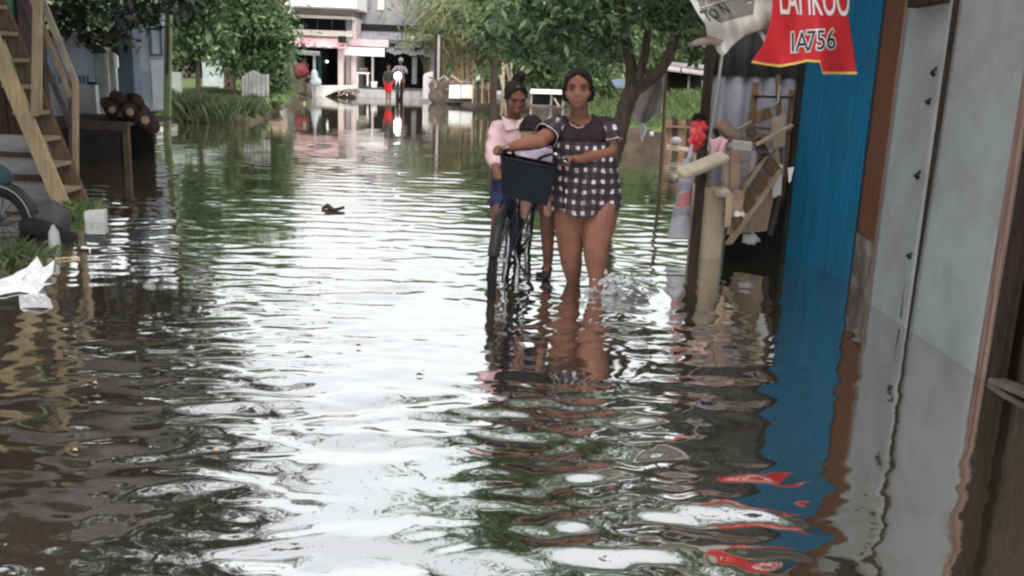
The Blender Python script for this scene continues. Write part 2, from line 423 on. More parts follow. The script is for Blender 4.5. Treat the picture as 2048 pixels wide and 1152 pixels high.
# ------------------------------------------------------------------ right: house, blue wall, corrugated shed
panelm = M('grey_white_board', (.335,.355,.36), (.285,.305,.31), sc=1.6, stretch=(1,1.4,.5), rough=.6, dirt=.7, dsc=2.4, dirtc=(.20,.20,.185), bump=.15, bsc=6)
pinkwood = wood('faded_pink_wood', (.30,.20,.17), (.17,.11,.09))
brownpaint = wood('brown_painted_board', (.20,.095,.055), (.13,.06,.037), dirt=.3)
greyboard = wood('grey_brown_boards', (.10,.08,.07), (.065,.05,.042))
bluem = M('blue_paint', (.016,.155,.295), (.010,.12,.235), sc=3, stretch=(8,8,.6), rough=.5, dirt=.6, dsc=2.2, dirtc=(.03,.085,.13), bump=.1)
XW = 2.36
h = thing('house', 'house of pale grey boards with brown posts rising from the water at right', 'house', (2.5,4.9,0))
def wallpanel(y0, y1, nm, ph):
    m = MB(); m.grid(lambda u,v: Vector((XW-.006*math.sin(u*7+ph)*math.sin(v*5+ph)-.008*math.sin(v*2.1+ph), y0+(y1-y0)*u, -.25+2.95*v)), 14, 30)
    o = build(m, nm, panelm, h, smooth=True, solid=.03); return o
YA_ = G(1745,607).y; YB_ = G(1850,660).y; YC_ = G(1946,748).y
wallpanel(YA_, YB_+.025, 'wall_panel', .3); wallpanel(YB_-.025, YC_, 'wall_panel', 2.0)
m = MB(); m.box((XW-.02,YB_+.025,-.25),(XW+.03,YB_-.025,2.7)); build(m, 'batten', darkwood, h, bevel=.004)
m = MB(); m.box((XW-.012,YA_+.08,-.25),(XW+.08,YA_,2.7)); build(m, 'post', pinkwood, h, bevel=.008)
m = MB(); m.box((XW-.03,YC_,-.25),(XW+.05,YC_-.075,2.7)); build(m, 'post', pinkwood, h, bevel=.008)
m = MB(); m.box((XW-.015,YC_-.08,-.25),(XW+.06,YC_-.14,2.7)); build(m, 'post', darkwood, h, bevel=.006)
m = MB(); m.box((XW+.10,YC_-.15,-.25),(XW+.15,2.2,2.7))
for i in range(6): m.box((XW+.088,YC_-.2-.3*i,-.25),(XW+.099,YC_-.215-.3*i,2.7))
o = build(m, 'door', greyboard, h)
m = MB(); m.add([(XW+.16,5.6,-.25),(5.5,5.6,-.25),(5.5,5.6,2.7),(XW+.16,5.6,2.7),(XW+.16,2.2,-.25),(5.5,2.2,-.25),(5.5,2.2,2.7),(XW+.16,2.2,2.7),(XW+.16,2.2,2.71),(XW+.16,5.6,2.71)], [(0,1,2,3),(4,5,6,7),(0,3,7,4),(1,2,6,5)]); build(m, 'rear_wall', greyboard, h)
m = MB(); m.hexa([(1.95,2.0,2.72),(6,2.0,3.4),(6,6.9,3.4),(1.95,6.9,2.72),(1.95,2.0,2.76),(6,2.0,3.44),(6,6.9,3.44),(1.95,6.9,2.76)]); build(m, 'roof', tin, h)
latchm = darkmetal
for (px,py,l) in ((1868,150,.05),(1858,207,.035),(1836,356,.055),(1820,515,.04)):
    p = WX(px,py,XW-.025); q = p+Vector((-.004,-.028,l*.8)); mm = MB()
    mm.tube([p, p+Vector((-.02,-.006,.012)), q], [.013,.011,.006], 6); build(mm, 'latch', latchm, h)
p = WX(1818,530,XW-.012); q = WX(1804,636,XW-.012); mm = MB(); mm.tube([p,(p+q)/2+Vector((0,.01,0)),q],[.006,.008,.012],6); build(mm, 'cable', latchm, h)
m = MB(); a = WX(1838,6,XW-.02); m.box((XW-.09,a.y-.0,a.z-.03),(XW-.02,a.y-.42,a.z+.16)); build(m, 'vent_box', darkwood, h, bevel=.005)
# board floating by the house
a = G(1990,765); b = G(2085,812); m = MB(); m.bar(a+Vector((0,0,.012)), b+Vector((0,0,.03)), .085, .03); tag(build(m, 'plank', M('wet_plank',(.16,.145,.13),(.10,.09,.08)), bevel=.004), 'short grey plank floating against the dark doorway at right', 'plank')
# blue wall
A = G(1574,508); B = G(1697,561)
bw = thing('blue_wall', 'tall blue painted ribbed wall standing in the water behind the red banner', 'wall', ((A.x+B.x)/2,(A.y+B.y)/2,0))
dirv = (B-A); Lb = dirv.length; dirv.normalize(); nrm = Vector((dirv.y,-dirv.x,0))
if nrm.y > 0: nrm = -nrm
m = MB(); NR = 22
def bf(u,v):
    t = u*NR; k = t-math.floor(t); d = .006 if k < .7 else -.004
    return A+dirv*(u*Lb)+nrm*d+Vector((0,0,-.25+2.85*v))
m.grid(bf, NR*10, 6); build(m, 'ribbed_sheet', bluem, bw, solid=.012)
m = MB(); m.bar(B+Vector((0.02,0,.34))+nrm*.0, B+Vector((.02,0,2.7)), .10, .30, up=(0,1,0))
C0 = B+Vector((.02,-.0,0)); C1 = Vector((XW+.012, YA_+.085, 0))
m = MB(); d2 = (C1-C0); m.hexa([C0+Vector((0,0,.37)), C1+Vector((0,0,.37)), C1+Vector((.04,.02,.37)), C0+Vector((.04,.02,.37)), C0+Vector((0,0,2.7)), C1+Vector((0,0,2.7)), C1+Vector((.04,.02,2.7)), C0+Vector((.04,.02,2.7))])
build(m, 'brown_board', brownpaint, bw, bevel=.004)
m = MB(); m.hexa([C0+Vector((-.01,-.01,-.25)), C1+Vector((.03,-.01,-.25)), C1+Vector((.09,.03,-.25)), C0+Vector((.09,.03,-.25)), C0+Vector((-.01,-.01,.36)), C1+Vector((.03,-.01,.36)), C1+Vector((.09,.03,.36)), C0+Vector((.09,.03,.36))])
build(m, 'concrete_footing', M('stained_concrete',(.34,.32,.29),(.12,.10,.085),sc=5,dirt=.6), bw, bevel=.01)
m = MB(); m.box((A.x-.045,A.y+.02,-.25),(A.x+.015,A.y+.10,2.7)); build(m, 'corner_post', M('dark_green_post',(.030,.036,.026),(.02,.02,.016)), bw, bevel=.006)  # near-black green post between the corrugated sheet and the blue one
# corrugated shed end
YS = 8.0
x0 = W(1393,470,YS).x; x1 = W(1582,470,YS).x+.12
sh = thing('shed', 'grey corrugated metal shed end with clutter heaped against it', 'shed', ((x0+x1)/2,YS,0))
corr = M('corrugated_zinc', (.34,.35,.40), (.22,.22,.26), sc=3, stretch=(2,2,.5), rough=.5, dirt=.5, dirtc=(.10,.08,.07), bump=.03)
corrd = M('dark_zinc', (.085,.085,.09), (.05,.05,.052), sc=3, rough=.55, dirt=.4)
zs = W(1490,152,YS).z
m = MB(); m.grid(lambda u,v: Vector((x0+(x1-x0)*u, YS+.022*math.sin(u*(x1-x0)/.145*6.283), -.2+(zs+.26)*v)), 110, 4); build(m, 'lower_sheet', corr, sh, smooth=True, solid=.004)
m = MB(); m.grid(lambda u,v: Vector((x0+.02+(x1-x0)*u, YS-.028+.022*math.sin(u*(x1-x0)/.145*6.283)-.05*v, zs+(1.1)*v)), 110, 4); build(m, 'upper_sheet', corrd, sh, smooth=True, solid=.004)
m = MB(); m.bar(W(1388,478,YS-.06)-Vector((0,0,.2)), W(1442,100,YS-.06)+Vector((.06,0,.75)), .022, .022); build(m, 'edge_strip', M('pale_strip',(.42,.40,.36)), sh)
m = MB(); m.box((x0-.05,YS-.03,-.25),(x0+.02,YS+.05,2.4)); m.box((x1-.03,YS-.10,-.25),(x1+.04,YS-.03,2.4)); build(m, 'frame_post', darkwood, sh, bevel=.005)
m = MB(); m.hexa([(x0-.1,YS-.12,2.62),(4.5,YS-.12,2.62),(4.5,12,3.2),(x0-.1,12,3.2),(x0-.1,YS-.12,2.65),(4.5,YS-.12,2.65),(4.5,12,3.23),(x0-.1,12,3.23)]); build(m, 'roof', tin, sh)
m = MB(); m.box((x0+.16,YS+.06,-.25),(4.4,YS+.4,2.4)); build(m, 'wall', corrd, sh)
# ---------------------------------------------------------------- clutter heaped against the shed
def pz(px,py,Y): return W(px,py,Y)
# rack of upright battens
rk = thing('wooden_rack', 'broken rack of upright brown battens leaning on the corrugated sheet', 'rack', (W(1530,470,7.75).x,7.75,0))
for (a,b,c,d,w_) in ((1512,165,1488,275,.05),(1556,150,1562,300,.035),(1585,180,1572,330,.05)):
    m = MB(); m.bar(pz(a,b,7.85), pz(c,d+90,7.7), w_, .03); build(m, 'upright', midwood, rk)
m = MB(); m.bar(pz(1508,193,7.80), pz(1586,195,7.80), .05, .02); build(m, 'crossbar', darkwood, rk)
m = MB(); m.bar(pz(1508,255,7.78), pz(1586,262,7.78), .06, .02); build(m, 'crossbar', midwood, rk)
m = MB(); pts = [pz(1470,262,7.6), pz(1520,235,7.62), pz(1556,205,7.66), pz(1560,170,7.7)]; m.tube(pts, [.014,.015,.013,.01], 7); tag(build(m, 'stick', M('grey_stick',(.36,.31,.26),(.24,.2,.16)), smooth=True), 'bent grey stick lying diagonally across the wooden rack', 'stick')
# leaning steps
st = thing('step_ladder', 'short brown wooden steps leaning over beside the blue wall', 'ladder', (G(1465,475).x,7.3,0))
for (a,b,c,d,y0,y1) in ((1538,300,1450,425,7.45,7.2),(1560,340,1457,482,7.25,7.0)):
    m = MB(); m.bar(pz(a,b,y0), pz(c,d+6,y1), .025, .10, up=(.3,-1,.4)); build(m, 'side_rail', M('ladder_rail',(.30,.24,.17),(.20,.15,.10)), st, bevel=.003)
for k in range(4):
    t = .12+.25*k
    p0 = pz(1538,300,7.45).lerp(pz(1450,425,7.2), t); p1 = pz(1568,332,7.27).lerp(pz(1465,475,7.02), t)
    m = MB(); m.bar(p0, p1, .10, .024, up=(-.55,-.45,.7)); build(m, 'tread', wood('tread_wood',(.105,.068,.045),(.06,.04,.028)), st, bevel=.003)
m = MB(); m.prism([(1556,296),(1562,330),(1534,462),(1478,468),(1470,440)], 7.52, .012); tag(build(m, 'plywood_sheet', wood('plywood',(.44,.33,.23),(.36,.26,.18),dirt=.25)), 'pale plywood offcut standing behind the leaning steps', 'plywood')
m = MB(); m.prism([(1546,328),(1566,330),(1562,394),(1546,396)], 7.4, .03); tag(build(m, 'board', wht, bevel=.004), 'small white board wedged beside the blue wall', 'board')
m = MB(); m.prism([(1576,336),(1588,334),(1582,362),(1578,366)], 7.16, .012); tag(build(m, 'paper_scrap', wht), 'white paper scrap stuck at the edge of the blue wall', 'paper')
# cardboard box standing in the water
def tilted(name, px0, py0, px1, py1, Y, d, mat, lab, cat, rot=0, tilt=0, bev=.01, par=None):
    a = W(px0,py1,Y); b = W(px1,py0,Y); c = (a+b)/2; hx = abs(b.x-a.x)/2; hz = abs(b.z-a.z)/2
    m = MB(); R_ = Matrix.Rotation(tilt,3,'Y') @ Matrix.Rotation(rot,3,'Z')
    m.hexa([Vector((c.x,Y+d/2,c.z))+R_ @ Vector((x*hx,y*d/2,z*hz)) for z in (-1,1) for x,y in ((-1,-1),(1,-1),(1,1),(-1,1))])
    o = build(m, name, mat, par, bevel=bev)
    return tag(o, lab, cat) if lab else o
card = M('cardboard', (.44,.36,.27), (.36,.29,.21), sc=3, dirt=.35, dirtc=(.2,.15,.1))
cb = thing('cardboard_box', 'tall beige cardboard box standing open in the water', 'box', (G(1420,470).x,7.25,0))
a = W(1398,480,7.2); b = W(1446,372,7.2); R_ = Matrix.Rotation(math.radians(24),3,'Z')
cx, hx = (a.x+b.x)/2, (b.x-a.x)/2
m = MB()
def bx(p): return Vector((cx,7.33,0))+R_ @ Vector(p)
zt = b.z
for s in ((-1,0),(1,0),(0,-1),(0,1)):
    if s[0]: P = [(s[0]*hx-.004,-.12,-.25),(s[0]*hx+.004,-.12,-.25),(s[0]*hx+.004,.12,-.25),(s[0]*hx-.004,.12,-.25)]
    else: P = [(-hx,s[1]*.12-.004,-.25),(hx,s[1]*.12-.004,-.25),(hx,s[1]*.12+.004,-.25),(-hx,s[1]*.12+.004,-.25)]
    m.hexa([bx(p) for p in P]+[bx((p[0],p[1],zt-.02*abs(s[0]))) for p in P])
build(m, 'carton', card, cb)
m = MB(); m.hexa([bx(p) for p in ((-hx,-.125,zt),(hx,-.125,zt),(hx,-.118,zt),(-hx,-.118,zt),(-hx*.9,-.20,zt-.07),(hx*.9,-.2,zt-.06),(hx*.9,-.192,zt-.06),(-hx*.9,-.192,zt-.07))]); build(m, 'flap', card, cb)
m = MB(); m.bar(pz(1407,300,7.3), pz(1390,480,7.22)-Vector((0,0,.2)), .07, .05); tag(build(m, 'post', darkwood, bevel=.006), 'black wet post standing left of the cardboard box', 'post')
m = MB(); m.bar(pz(1470,300,7.15), pz(1467,440,7.2), .07, .04); m.bar(pz(1478,380,7.13), pz(1465,470,7.15), .09, .02); tag(build(m, 'timber', M('pinkish_timber',(.36,.25,.2),(.25,.17,.13))), 'pinkish timber standing beside the cardboard box', 'timber')
# foam slab
m = MB(); a = pz(1366,347,7.02); b = pz(1452,312,7.2)
m.bar(a+(a-b)*.06, b, .13, .062, up=(-.2,-.55,1)); tag(build(m, 'foam_slab', M('foam',(.50,.43,.33),(.42,.35,.26),bump=.4,bsc=60), bevel=.026), 'tan foam slab jutting left from the heap', 'foam')
# pink cloth, lavender crate, log
def cloth(name, x0, y0, x1, y1, Y, mat, lab, cat, fold=.03, nf=5, sag=0, bulge=.06, par=None):
    m = MB()
    def fn(u,v):
        x = x0+(x1-x0)*u+4*math.sin(v*5+u*3); y = y0+(y1-y0)*v+sag*math.sin(u*math.pi)+3*math.sin(u*9)
        return W(x, y, Y-bulge*math.sin(v*2.6)*(.6+.4*math.sin(u*3.1))+fold*math.sin(u*nf*6.28+v*2)*(.3+v))
    m.grid(fn, 30, 20); o = build(m, name, mat, par, smooth=True, solid=.006)
    return tag(o, lab, cat) if lab else o
cloth('cloth', 1418, 276, 1456, 336, 7.3, M('pink_cloth',(.62,.36,.40),(.52,.27,.32)), 'pink cloth draped over the heap above the foam slab', 'cloth', .02, 2)
lav = M('lavender_plastic', (.50,.45,.48), (.42,.37,.41))
cr_t = thing('crate', 'pale lavender crate tipped in the middle of the heap', 'crate', (W(1480,330,7.4).x,7.4,W(1480,370,7.4).z))
tilted('crate_body', 1462, 300, 1508, 372, 7.38, .25, lav, None, None, .3, .06, .01, cr_t)
tilted('crate_rim', 1455, 282, 1498, 300, 7.33, .30, M('pale_rim',(.6,.55,.52)), None, None, .3, .08, .008, cr_t)
for k in range(3): tilted('slat', 1466, 312+18*k, 1504, 319+18*k, 7.345, .03, M('slat_dark',(.3,.27,.3)), None, None, .3, .06, .003, cr_t)
m = MB(); m.tube([pz(1440,245,7.45), pz(1455,262,7.4), pz(1472,280,7.4), pz(1500,292,7.45)], [.05,.055,.05,.03], 10); tag(build(m, 'log', wood('bark',(.26,.19,.14),(.15,.10,.075),axis=0), smooth=True), 'stubby brown log end lying on top of the heap', 'log')
m = MB(); m.bar(pz(1500,258,7.5), pz(1530,310,7.35), .10, .03); tag(build(m, 'slab', greyboard, bevel=.004), 'dark wooden slab resting above the leaning steps', 'wood slab')
# red bag and striped sack
rb = MB(); p = pz(1397,262,7.9)
rb.ell(pz(1397,258,7.75), (.075,.07,.085)); rb.ell(pz(1391,285,7.75), (.06,.06,.09)); rb.ell(pz(1400,275,7.72), (.05,.06,.08))
rb = remesh(rb, .014, 3); redb = thing('plastic_bag', 'red plastic bag with dark knot hanging on the shed edge', 'bag', pz(1395,300,7.75))
rb.v = [(v[0]+.008*math.sin(v[2]*90), v[1]+.012*math.sin(v[0]*80+v[2]*50), v[2]) for v in rb.v]
build(rb, 'bag', plastic('red_plastic',(.55,.03,.04),b=(.68,.12,.11),sc=12), redb, smooth=True)
m = MB(); m.tube([pz(1386,240,7.73), pz(1392,232,7.72), pz(1402,231,7.72), pz(1410,240,7.74)], [.015,.028,.03,.018], 8); build(m, 'knot', rubber, redb, smooth=True)
sk = thing('sack', 'translucent sack with blue and red bands hanging into the water', 'sack', G(1365,470))
m = MB(); wb = plastic('clear_sack',(.48,.46,.50),.25,.35,b=(.36,.36,.42))
def skf(u,v):
    a = u*6.283; x = 1376-16*v+(9+15*v)*math.cos(a)+2*math.sin(a*3+v*9); y = 318+158*v
    return W(x,y,7.6+.09*math.sin(a)-.25*v)
m.grid(skf, 24, 22, closed=True); build(m, 'sack_skin', wb, sk, smooth=True)
for nm, v0, v1, mt in (('red_band',.42,.60,plastic('red_band',(.44,.15,.16),.4,.25)),('blue_band',.30,.41,plastic('blue_band',(.27,.27,.36),.4,.35)),('blue_band',.63,.73,plastic('blue_band2',(.27,.26,.33),.4,.4))):
    m = MB(); m.grid(lambda u,v: skf((.52 if nm == 'red_band' else .3)+.62*u, v0+(v1-v0)*v+.02*math.sin(u*7))+Vector((.004*math.cos(u*6.283),-.006,0)), 24, 4); build(m, nm, mt, sk, smooth=True)
m = MB(); m.tube([pz(1378,322,7.62), pz(1382,300,7.7), pz(1386,280,7.75)], [.03,.018,.012], 8); build(m, 'neck', wb, sk, smooth=True)
m = MB(); m.prism([(1458,372),(1578,352),(1574,505),(1450,505)], 7.78, .02); tag(build(m, 'tarpaulin', M('under_step_shade',(.018,.017,.018),(.012,.012,.012))), 'dark sheet added as shade in the gap under the leaning steps', 'tarpaulin')  # dark sheet set in to paint the shade in the gap below the steps
for i,(poly,Yq,mt,lab) in enumerate((([(1446,330),(1472,322),(1476,372),(1450,378)],7.22,card,'small beige cardboard piece above the tall cardboard box'),([(1484,372),(1512,366),(1502,398),(1480,402)],7.42,M('mauve_board',(.42,.36,.37),(.34,.29,.3)),'mauve board scrap below the lavender crate'),([(1500,226),(1540,214),(1546,236),(1506,250)],7.55,midwood,'brown board wedged across the lower rack'),([(1540,236),(1572,228),(1570,292),(1548,300)],7.6,M('beige_board',(.40,.33,.26),(.3,.24,.18)),'beige board leaning on the right rack upright'),([(1452,392),(1468,388),(1462,452),(1450,456)],7.1,tan_wood,'tan slat standing right of the cardboard box'))):
    m = MB(); m.prism(poly, Yq, .012); tag(build(m, 'board' if i else 'cardboard', mt, bevel=.003), lab, 'board' if i else 'cardboard')
for i,(a,b,mt,lab) in enumerate((((1456,300),(1528,268),midwood,'brown slat across the heap below the bent stick'),((1512,290),(1584,250),tan_wood,'tan slat rising right over the leaning steps'),((1430,258),(1446,300),darkwood,'dark stick poking up beside the pink cloth'),((1560,392),(1540,470),greyboard,'grey board end beside the blue wall foot'))):
    m = MB(); m.bar(pz(a[0],a[1],7.35), pz(b[0],b[1],7.45), .04, .02); tag(build(m, 'slat', mt, bevel=.002), lab, 'slat')
# small wreckage at the foot of the heap
for i,(px,py,l,mt,lab) in enumerate(((1478,430,.06,wht,'crumpled white scrap beside the cardboard box'),(1502,478,.07,M('bottle',(.4,.4,.38)),'grey crushed bottle at the foot of the leaning steps'),(1448,385,.06,M('ragc',(.45,.4,.34)),'pale rag caught on the cardboard box edge'))):
    m = MB(); c = pz(px,py,7.15); m.ell(c,(l,l*.7,l*.6),None,10,7); m.v = [(v[0]+.012*math.sin(v[2]*140+i), v[1]+.012*math.sin(v[0]*120), v[2]+.010*math.sin(v[0]*150)) for v in m.v]
    tag(build(m, ('paper_scrap','crushed_bottle','rag')[i], mt), lab, ('scrap','bottle','rag')[i])
# ---------------------------------------------------------------- red banner
redm = plastic('red_vinyl', (.55,.030,.038), .45, 0, b=(.47,.024,.030))
YB = 5.75
bn = thing('banner', 'torn red shop banner with white and black lettering hanging from the eave', 'banner', W(1620,140,YB))
def bD(x,y):
    t = max(0,min(1,(y+60)/200))
    f = .035*math.sin((x-1560)/24.0+.012*y)*t+.018*math.sin((x-1500)/11.0-.02*y)*t
    left = max(0,(1610-x)/110)*t
    return YB+f-.22*left*left*t+.05*max(0,(x-1640)/60)*t
def ybot(x):
    k = [(1500,124),(1530,129),(1560,133),(1590,128),(1615,122),(1642,124),(1645,147),(1712,147)]
    return lerpt(x,k)
def bP(x,y): return W(x,y,bD(x,y))
def bxl(y): return lerpt(y, [(-110,1546),(0,1546),(45,1541),(90,1527),(124,1503)])
def bxr(y): return lerpt(y, [(-110,1676),(0,1691),(147,1714)])
def bg_(u,v):
    x = bxl(124)+(bxr(147)-bxl(124))*u; yb = ybot(x); y = -110+(yb+110)*v
    xx = bxl(min(y,124))+(bxr(y)-bxl(min(y,124)))*u
    return bP(xx,y)
m = MB(); m.grid(bg_, 90, 46); build(m, 'vinyl_sheet', redm, bn, smooth=True, solid=.003)
m = MB(); m.grid(lambda u,v: bg_(u, 1-.014+.020*v)+Vector((0,-.004,0)), 90, 2); build(m, 'yellow_hem', plastic('yellow_edge',(.75,.50,.12),.4), bn, smooth=True)
def lettering(txt, cx, cy, size, mat, nm, parent, P, off=0.0, eps=.006, rot=0, sx=1.0, shear=0):
    V,Fs = textmesh(txt, 1.0, off); m = MB(); c,s = math.cos(rot), math.sin(rot)
    vs = []
    for x,y in V:
        x2 = (x*sx+shear*y)*size; y2 = y*size
        vs.append(P(cx+x2*c+y2*s, cy-y2*c+x2*s)+Vector((0,-eps,0)))
    m.add(vs, Fs); return build(m, nm, mat, parent)
ltw = plastic('white_print', (.78,.74,.74), .4); ltk = plastic('black_print', (.025,.035,.035), .4)
lettering('LAI IKOO', 1628, 4, 84, ltw, 'lettering', bn, bP, .012, .007, .03, .40, -.08)
for t_, x_, y_, s_ in (('IA', 1598, 86, 56), ('756', 1641, 82, 56)):
    lettering(t_, x_, y_, s_, ltw, 'lettering_outline', bn, bP, .055, .007, -.06, .72, .06)
    lettering(t_, x_, y_, s_, ltk, 'lettering', bn, bP, .0, .011, -.06, .72, .06)
m = MB(); m.bar(W(1350,-120,5.9), W(1720,-112,5.7), .035, .035); build(m, 'hanging_pole', tan_wood, bn)
# ---------------------------------------------------------------- torn white sheet
YC = 5.95
wc = thing('torn_sheet', 'torn whitish tarpaulin scrap with grey print drooping left of the red banner', 'tarpaulin', W(1450,60,YC))
CK = [(1366,-30),(1378,-4),(1395,27),(1411,50),(1413,76),(1426,86),(1434,104),(1442,112),(1452,106),(1462,92),(1476,80),(1490,70),(1512,62),(1536,56),(1548,58)]
def cD(x,y):
    t = max(0,min(1,(y+90)/170)); return YC+.05*math.sin(x/19.0+y*.02)*t-.11*math.sin(max(0,min(1,(y-5)/75))*3.1)*.9-.03*math.sin(x/7.0-y*.04)*t
def cP(x,y): return W(x,y,cD(x,y))
def cg(u,v):
    x = 1366+(1548-1366)*u; yb = lerpt(x,CK); y = -118+(yb+118)*v
    return cP(x+3*math.sin(v*8)*u, y)
sheet = M('whitish_tarp', (.60,.57,.53), (.50,.47,.44), sc=4, dirt=.35, dirtc=(.3,.27,.24), bump=.2, bsc=14)
m = MB(); m.grid(cg, 64, 44); build(m, 'sheet', sheet, wc, smooth=True, solid=.003)
pp = [(1386,-115),(1404,21),(1424,45),(1440,44),(1502,30),(1516,-115)]
m = MB()
def pg(u,v):
    y = -115+lerpt(u,[(0,136),(.18,160),(.35,158),(1,144)])*v
    xl = lerpt(y,[(-115,1386),(-10,1390),(21,1402),(46,1424)]); xr = lerpt(y,[(-115,1522),(30,1506)])
    return cP(xl+(xr-xl)*u, y)+Vector((0,-.004,0))
m.grid(pg, 40, 34); build(m, 'printed_panel', M('grey_print',(.21,.20,.19),(.155,.15,.145),sc=5,dirt=.3), wc, smooth=True)
m = MB(); m.tube([cP(x,y)+Vector((0,-.008,0)) for x,y in ((1398,17),(1420,10),(1445,2),(1470,-6))], .006, 6); build(m, 'seam', M('pale_seam',(.5,.48,.45)), wc)
for t_,x_,y_,s_ in (('T',1414,33,36),('O',1428,28,30),('N',1449,19,30)):
    lettering(t_, x_, y_, s_, ltk, 'lettering', wc, cP, .01, .010, -.28, .7, -.35)
m = MB(); m.tube([cP(1384,90)+Vector((0,.1,0)), cP(1398,84)+Vector((0,.04,0)), cP(1425,80)+Vector((0,-.02,0)), cP(1444,86)], [.012,.022,.03,.02], 8); build(m, 'rolled_edge', M('pinkish_roll',(.36,.28,.26),(.28,.21,.2)), wc, smooth=True)
m = MB(); m.tube([W(1520,62,5.9), W(1530,78,5.88), W(1537,92,5.86)], [.010,.016,.006], 7); build(m, 'dangling_scrap', sheet, wc, smooth=True)
# ------------------------------------------------------------------ trees
bark = M('bark_brown', (.12,.092,.07), (.06,.047,.038), sc=6, stretch=(3,3,.8), bump=.6, bsc=14, dirtc=(.03,.035,.02))
bark_d = M('bark_dark', (.045,.036,.03), (.025,.02,.018), sc=6, bump=.5, bsc=14)
lf_dark = leafmat('leaf_dark', [(.022,.052,.020),(.058,.125,.042),(.13,.225,.075),(.21,.31,.14)], .36, .45, .3)
lf_mid = leafmat('leaf_mid', [(.045,.090,.026),(.080,.155,.042),(.12,.21,.06),(.18,.29,.11)], .3)
lf_bush = leafmat('leaf_bush', [(.040,.085,.024),(.075,.15,.040),(.115,.215,.06),(.17,.29,.10)], .3)
lf_light = leafmat('leaf_light', [(.07,.13,.03),(.12,.21,.05),(.17,.27,.07),(.23,.33,.12)], .4)
lf_yel = leafmat('leaf_yellow', [(.085,.13,.035),(.13,.19,.05),(.17,.24,.065),(.21,.28,.10)], .4)
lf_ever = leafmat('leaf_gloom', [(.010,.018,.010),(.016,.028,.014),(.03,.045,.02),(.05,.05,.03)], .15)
lf_grass = leafmat('grass_blade', [(.05,.10,.018),(.085,.155,.03),(.13,.21,.045),(.19,.24,.08)], .3, .7, .1)
lf_weed = leafmat('weed_blade', [(.04,.07,.02),(.065,.105,.03),(.095,.13,.045),(.14,.135,.075)], .3, .7, .1)
def curve(pts, n=6):
    out = []
    P = [Vector(p) for p in pts]; P = [P[0]*2-P[1]]+P+[P[-1]*2-P[-2]]
    for i in range(1, len(P)-2):
        for k in range(n):
            t = k/n; a,b,c,d = P[i-1],P[i],P[i+1],P[i+2]
            out.append(.5*((2*b)+(c-a)*t+(2*a-5*b+4*c-d)*t*t+(3*b-a-3*c+d)*t**3))
    out.append(P[-2]); return out
def limb(m, pts, r0_, r1, n=9):
    C = curve(pts); k = len(C)
    m.tube(C, [(r0_+(r1-r0_)*i/(k-1))*(1+.07*math.sin(i*2.1)) for i in range(k)], n)
# main leaning tree behind the woman
YT = 9.5
mt = thing('leaning_tree', 'dark leaning tree with forked trunk rising behind the woman', 'tree', (W(1205,420,YT).x,YT,0))
m = MB()
base = W(1198,432,YT)-Vector((0,0,.3))
limb(m, [base, W(1212,370,YT), W(1232,290,YT), W(1250,220,YT), W(1268,170,YT)], .092, .084, 12)
limb(m, [W(1262,188,YT), W(1262,130,YT), W(1250,70,YT-.1), W(1252,0,YT-.2), Vector((1.05,9.0,3.2)), Vector((.6,8.6,4.4))], .066, .03)
limb(m, [W(1266,185,YT), W(1288,120,YT), W(1296,60,YT+.1), W(1312,0,YT+.2), Vector((1.75,10.0,3.4)), Vector((2.0,10.6,4.8))], .05, .02)
limb(m, [W(1262,186,YT), W(1300,160,YT-.05), W(1332,125,YT-.1), W(1350,75,YT-.1), W(1362,30,YT-.1), Vector((2.3,9.2,2.9)), Vector((3.0,8.8,4.0))], .064, .03)
limb(m, [W(1252,20,YT-.2), W(1180,-40,YT-.6), Vector((.2,8.6,3.0)), Vector((-.4,8.2,3.3))], .05, .02)
limb(m, [W(1250,60,YT-.1), W(1150,45,YT-.5), W(1080,60,YT-1.0), W(1030,72,YT-1.3)], .04, .012, 7)
build(m, 'trunk', bark, mt, smooth=True)
P = [crown((1.2,9.3,4.0), (2.5,2.1,1.75), 130, 70, .13, .30, .42, .6, .35),
     crown((.35,8.9,2.75), (.75,.9,.55), 40, 80, .12, .20, .45, .7, .3),
     crown((2.6,9.0,3.5), (1.2,1.3,1.0), 55, 80, .13, .28, .42, .6, .3)]
# the low drooping sprays seen under the crown
for (px,py,Yq,n,s) in ((1000,78,8.3,40,.07),(1030,96,8.3,55,.08),(1060,70,8.4,60,.09),(1090,92,8.5,60,.09),(1120,60,8.6,80,.12),(1150,90,8.8,70,.10),(1180,40,8.9,90,.14),(1205,85,9.2,70,.10),(1110,118,8.9,36,.07),(1160,125,9.2,36,.07),(1215,110,9.6,40,.08),(1060,25,8.5,90,.14),(1010,35,8.3,60,.11),(1100,5,8.6,110,.17),(1180,-5,8.9,110,.16),(1300,20,9.6,60,.13),(1330,40,9.4,50,.10),(1375,20,9.3,90,.14),(1395,75,9.3,45,.10),(1405,40,9.2,70,.11),(1392,105,9.2,22,.06),(1290,-10,9.4,90,.15),(985,88,8.2,16,.05),(1225,60,9.3,60,.10),(1345,-5,9.3,80,.13)):
    c = np.array(W(px,py,Yq)); C = c+rng.normal(size=(n,3))*np.array([s*1.3,s*1.5,s*.8])
    P.append(leaves(np.repeat(C,2,0)+rng.normal(size=(2*n,3))*.05, .10, .42, .5))
quads('crown', np.concatenate(P), lf_dark, mt)
